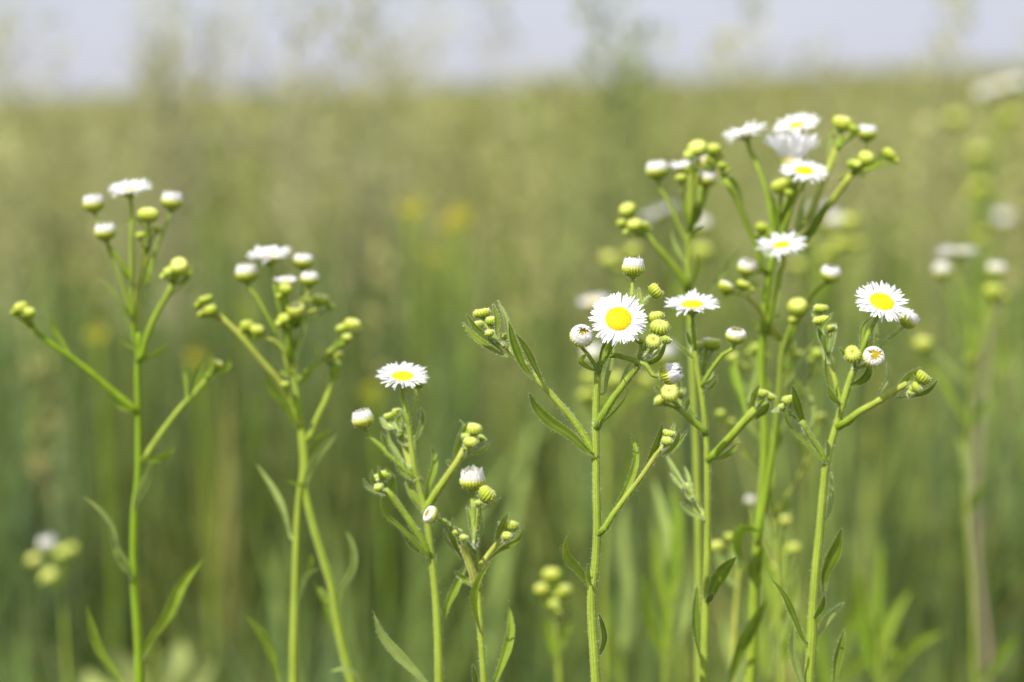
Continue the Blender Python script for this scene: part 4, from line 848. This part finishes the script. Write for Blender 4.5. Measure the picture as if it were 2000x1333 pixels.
def background():
    # ground sheet
    xs = np.concatenate([-np.geomspace(400, .4, 50), [0], np.geomspace(.4, 400, 50)]); ys = np.concatenate([np.linspace(-30, 0, 8), np.geomspace(.3, 900, 110)])
    X, Y = np.meshgrid(xs, ys); Z = gz(X, Y) - .004
    V = np.stack([X, Y, Z], -1).reshape(-1, 3); a = len(xs); idx = np.arange(len(ys) * a).reshape(len(ys), a)
    F = np.stack([idx[:-1, :-1], idx[:-1, 1:], idx[1:, 1:], idx[1:, :-1]], -1).reshape(-1, 4)
    C = np.tile(np.array([[.13, .13, .05]]), (len(V), 1))
    gm = mat('meadow_floor', 0, .9, 0, .55, 6, .1, .8, 60)
    g = np_mesh('ground', V, F, C, gm); g['kind'] = 'structure'
    # grasses
    cap = lambda y: .16 + .17 * (y - .9)
    pr_lo = [.25, .24, .18, .12, .06, .03, .07, .05]; pr_mid = [.15, .18, .14, .20, .16, .10, .03, .04]; pr_far = [.07, .15, .10, .27, .22, .13, .01, .05]
    parts = []
    for args in (dict(n=900, y0=.95, y1=2.2, per=14, rad=.025, hmin=.18, hmax=.34, wd=.0040, prob=pr_lo, hcap=cap),
                 dict(n=260, y0=1.9, y1=4.2, per=7, rad=.03, hmin=.26, hmax=.50, wd=.008, prob=[.24, .26, .14, .14, .06, .02, 0, .14], power=1.5),
                 dict(n=1300, y0=2.0, y1=5, per=22, rad=.035, hmin=.26, hmax=.48, wd=.0050, prob=pr_lo, power=1.5),
                 dict(n=2200, y0=4.5, y1=13, per=20, rad=.06, hmin=.26, hmax=.46, wd=.0085, prob=pr_mid, power=1.5),
                 dict(n=4200, y0=12, y1=54, per=16, rad=.14, hmin=.22, hmax=.40, wd=.018, prob=pr_far, power=1.6)):
        b = tussocks(**args); v, f, c, tip = blades(*b); parts.append((v, f, c))
    V, F, C = join(parts); o = np_mesh('meadow_grass', V, F, C, M_GRASS)
    lab(o, 'dense green and olive meadow grass filling the ground out to the ridge', 'grass', None, 'stuff')
    # seeding grass: thin culms carrying tan panicles
    parts = []
    for n, y0, y1, wd, hmin, hmax, cnt, sp in ((600, 2.0, 5, .0018, .36, .55, 34, .0032), (1300, 4.5, 13, .003, .34, .54, 26, .005), (3800, 12, 54, .007, .28, .44, 14, .012)):
        u = rng.random(n); y = (y0 ** 1.6 + u * (y1 ** 1.6 - y0 ** 1.6)) ** (1 / 1.6); x = rng.uniform(-1, 1, n) * (.19 * y + .7)
        h = rng.uniform(hmin, hmax, n); az = rng.uniform(0, 6.283, n); lean = np.abs(rng.normal(.08, .1, n))
        base = np.array([(.28, .30, .08), (.35, .34, .12), (.25, .30, .07), (.37, .35, .13)])[rng.choice(4, n)]
        v, f, c, tip = blades(x, y, h, az, lean, np.full(n, wd), base * .9); parts.append((v, f, c))
        parts.append(spikelets(tip, rng.uniform(.07, .13, n), rng.uniform(.008, .022, n) * (1 + y0 * .05), cnt, base * 1.15, sp))
    V, F, C = join(parts); o = np_mesh('seeding_grass', V, F, C, M_GRASS)
    lab(o, 'tan seed heads of meadow grasses scattered over the green, out to the ridge', 'grass', None, 'stuff')
    # single tall stalks that cross the skyline
    def stalk(name, label, cat, px_, y, top, n, spread, col, cnt, sp, group, fuzz=1.0):
        bx = (px_ - 1000) * K * y; base = Vector((bx, y, float(gz(np.array(bx), np.array(y)))))
        root = bpy.data.objects.new(name, None); sc.collection.objects.link(root); root.location = base; lab(root, label, cat, group, 'thing')
        topz = H + (215 - top) * K * y
        xx = bx + rng.normal(0, spread * .25, n); yy = y + rng.normal(0, spread * .25, n); h = (topz - base.z) * rng.uniform(.72, 1.0, n)
        colr = np.tile(np.array([col]), (n, 1)) * rng.uniform(.85, 1.15, (n, 1))
        v, f, c, tip = blades(xx, yy, h, rng.uniform(0, 6.283, n), np.abs(rng.normal(spread * 1.2, .05, n)), np.full(n, .0022 + .0008 * y * .5), colr * .9)
        m = len(v) // n
        for q_ in range(n):
            a = spikelets(tip[q_:q_ + 1], h[q_:q_ + 1] * .27, np.full(1, .030 + .16 * spread), int(cnt * 1.25), colr[q_:q_ + 1], sp * 1.2, True)
            for nm, (vv, ff, cc) in (('culm', (v[q_ * m:(q_ + 1) * m], f[:4], c[q_ * m:(q_ + 1) * m])), ('seed_head', a)):
                ob = np_mesh(nm, vv - np.array(base)[None], ff, cc, M_GRASS); ob.parent = root
    TG = 'tall grass tufts against the sky'
    T = (.46, .46, .21); O = (.30, .34, .11); B = (.44, .44, .22)
    for i, (x, y, top, n, sp_, col, cnt, ss, lb) in enumerate((
        (30, 2.6, -60, 5, .10, T, 60, .003, 'pale tan grass tuft at the far left, crossing the skyline'),
        (180, 3.0, -80, 6, .14, T, 60, .003, 'wide airy tan grass tuft above the leftmost flower'),
        (345, 2.4, 20, 3, .03, B, 90, .003, 'single narrow brown seed spike standing up between two tan tufts'),
        (255, 3.8, 60, 4, .08, T, 50, .003, 'short thin grass tuft just over the ridge at the left'),
        (570, 2.7, -70, 6, .12, B, 80, .0035, 'large dense brown seed-laden tuft left of centre'),
        (470, 3.4, -40, 4, .08, T, 45, .003, 'faint pale tuft next to the large brown one'),
        (780, 3.0, -60, 4, .08, T, 50, .003, 'faint tan tuft in the middle of the skyline'),
        (930, 3.0, -50, 3, .05, T, 50, .003, 'thin pale grey-green tuft right of centre sky'),
        (1105, 2.4, -70, 4, .06, O, 55, .0035, 'tall olive tuft rising high at the centre right'),
        (1180, 2.7, -40, 4, .12, T, 45, .0035, 'spreading tan tuft arching right beside the tall olive one'),
        (1275, 2.6, 55, 2, .02, (.22, .26, .09), 100, .004, 'dark green leafy weed top poking above the ridge'),
        (1400, 3.0, -60, 2, .05, T, 30, .003, 'pale thin tuft above the open daisies'),
        (1505, 2.5, -60, 3, .04, T, 55, .003, 'upright greenish tuft over the tallest fleabane'),
        (1620, 3.0, -50, 4, .08, T, 45, .003, 'faint straw tuft right of the tallest fleabane'),
        (1840, 2.6, -50, 4, .03, T, 70, .003, 'narrow straw-coloured tuft near the right edge'),
        (1990, 2.4, -40, 4, .05, T, 60, .003, 'straw tuft cut off by the right edge'))):
        stalk('tall_grass', lb, 'grass tuft', x, y, top, n, sp_, col, cnt, ss, TG)
    # dried stalk at right
    mb = MB(); D = 1.8; L = [P(1925, 1380, D), P(1925, 1250, D), P(1905, 1100, D), P(1908, 900, D), P(1925, 720, D), P(1940, 560, D)]
    b = L[0].copy(); b.z = 0; pts = crom([b] + L, 60); tube(mb, pts, [lerp(.0028, .0014, i / 60) for i in range(61)], 10, .08, (.36, .29, .20), (.36, .29, .20))
    o = mb.build('dried_stalk', M_STEM, None, b); o.location = b; lab(o, 'pinkish tan dead stalk standing behind the plants at the right edge', 'dry stalk')
    # yellow flowers in the background
    for i, (x, y, D, r, col, lb) in enumerate(((803, 405, 2.3, 26, (.62, .55, .02), 'blurred lemon yellow bloom at mid height in the centre'), (902, 420, 2.3, 26, (.62, .55, .02), 'larger blurred yellow bloom right of the lemon one'),
        (882, 440, 2.2, 18, (.62, .50, .03), 'small golden bloom glowing under the larger yellow one'), (190, 650, 1.9, 22, (.55, .50, .03), 'blurred yellow bloom behind the left plant'),
        (385, 700, 2.0, 22, (.55, .42, .03), 'dull golden bloom between the two left plants'), (730, 770, 2.0, 24, (.5, .5, .03), 'olive yellow bloom behind the low middle daisy'), (848, 500, 2.4, 20, (.55, .5, .05), 'faint small yellow bloom under the lemon and orange pair'),
        (1590, 255, 2.6, 0, (.6, .55, .05), ''), (480, 600, 2.2, 16, (.5, .48, .05), 'faint yellow bloom behind the bushy twin stems'))):
        if not r: continue
        C_ = P(x, y, D); b = C_.copy(); r *= .85; b.z = float(gz(np.array(b.x), np.array(b.y)))
        root = bpy.data.objects.new('yellow_wildflower', None); sc.collection.objects.link(root); root.location = b; lab(root, lb, 'wildflower', 'yellow wildflowers in the background grass')
        mb = MB(); tube(mb, crom([b, b.lerp(C_, .5) + Vector((.01, 0, 0)), C_], 16), [.0016] * 17, 8, .05, ST, ST); mb.build('stem', M_STEM, root, b)
        mb = MB(); rr = r * K * D
        for k in range(34):
            d = Vector((random.gauss(0, 1), random.gauss(0, 1), random.gauss(0, 1.2))).normalized(); s_ = d.orthogonal().normalized(); c = C_ + d * rr * random.uniform(.2, .8)
            e = d * rr * .5; s_ = s_ * rr * .28
            mb.add([c, c + e * .5 + s_, c + e, c + e * .5 - s_], [(0, 1, 2, 3)], [col] * 4)
        mb.build('bloom', M_GRASS, root, b)
plants(); back_plants(); background()
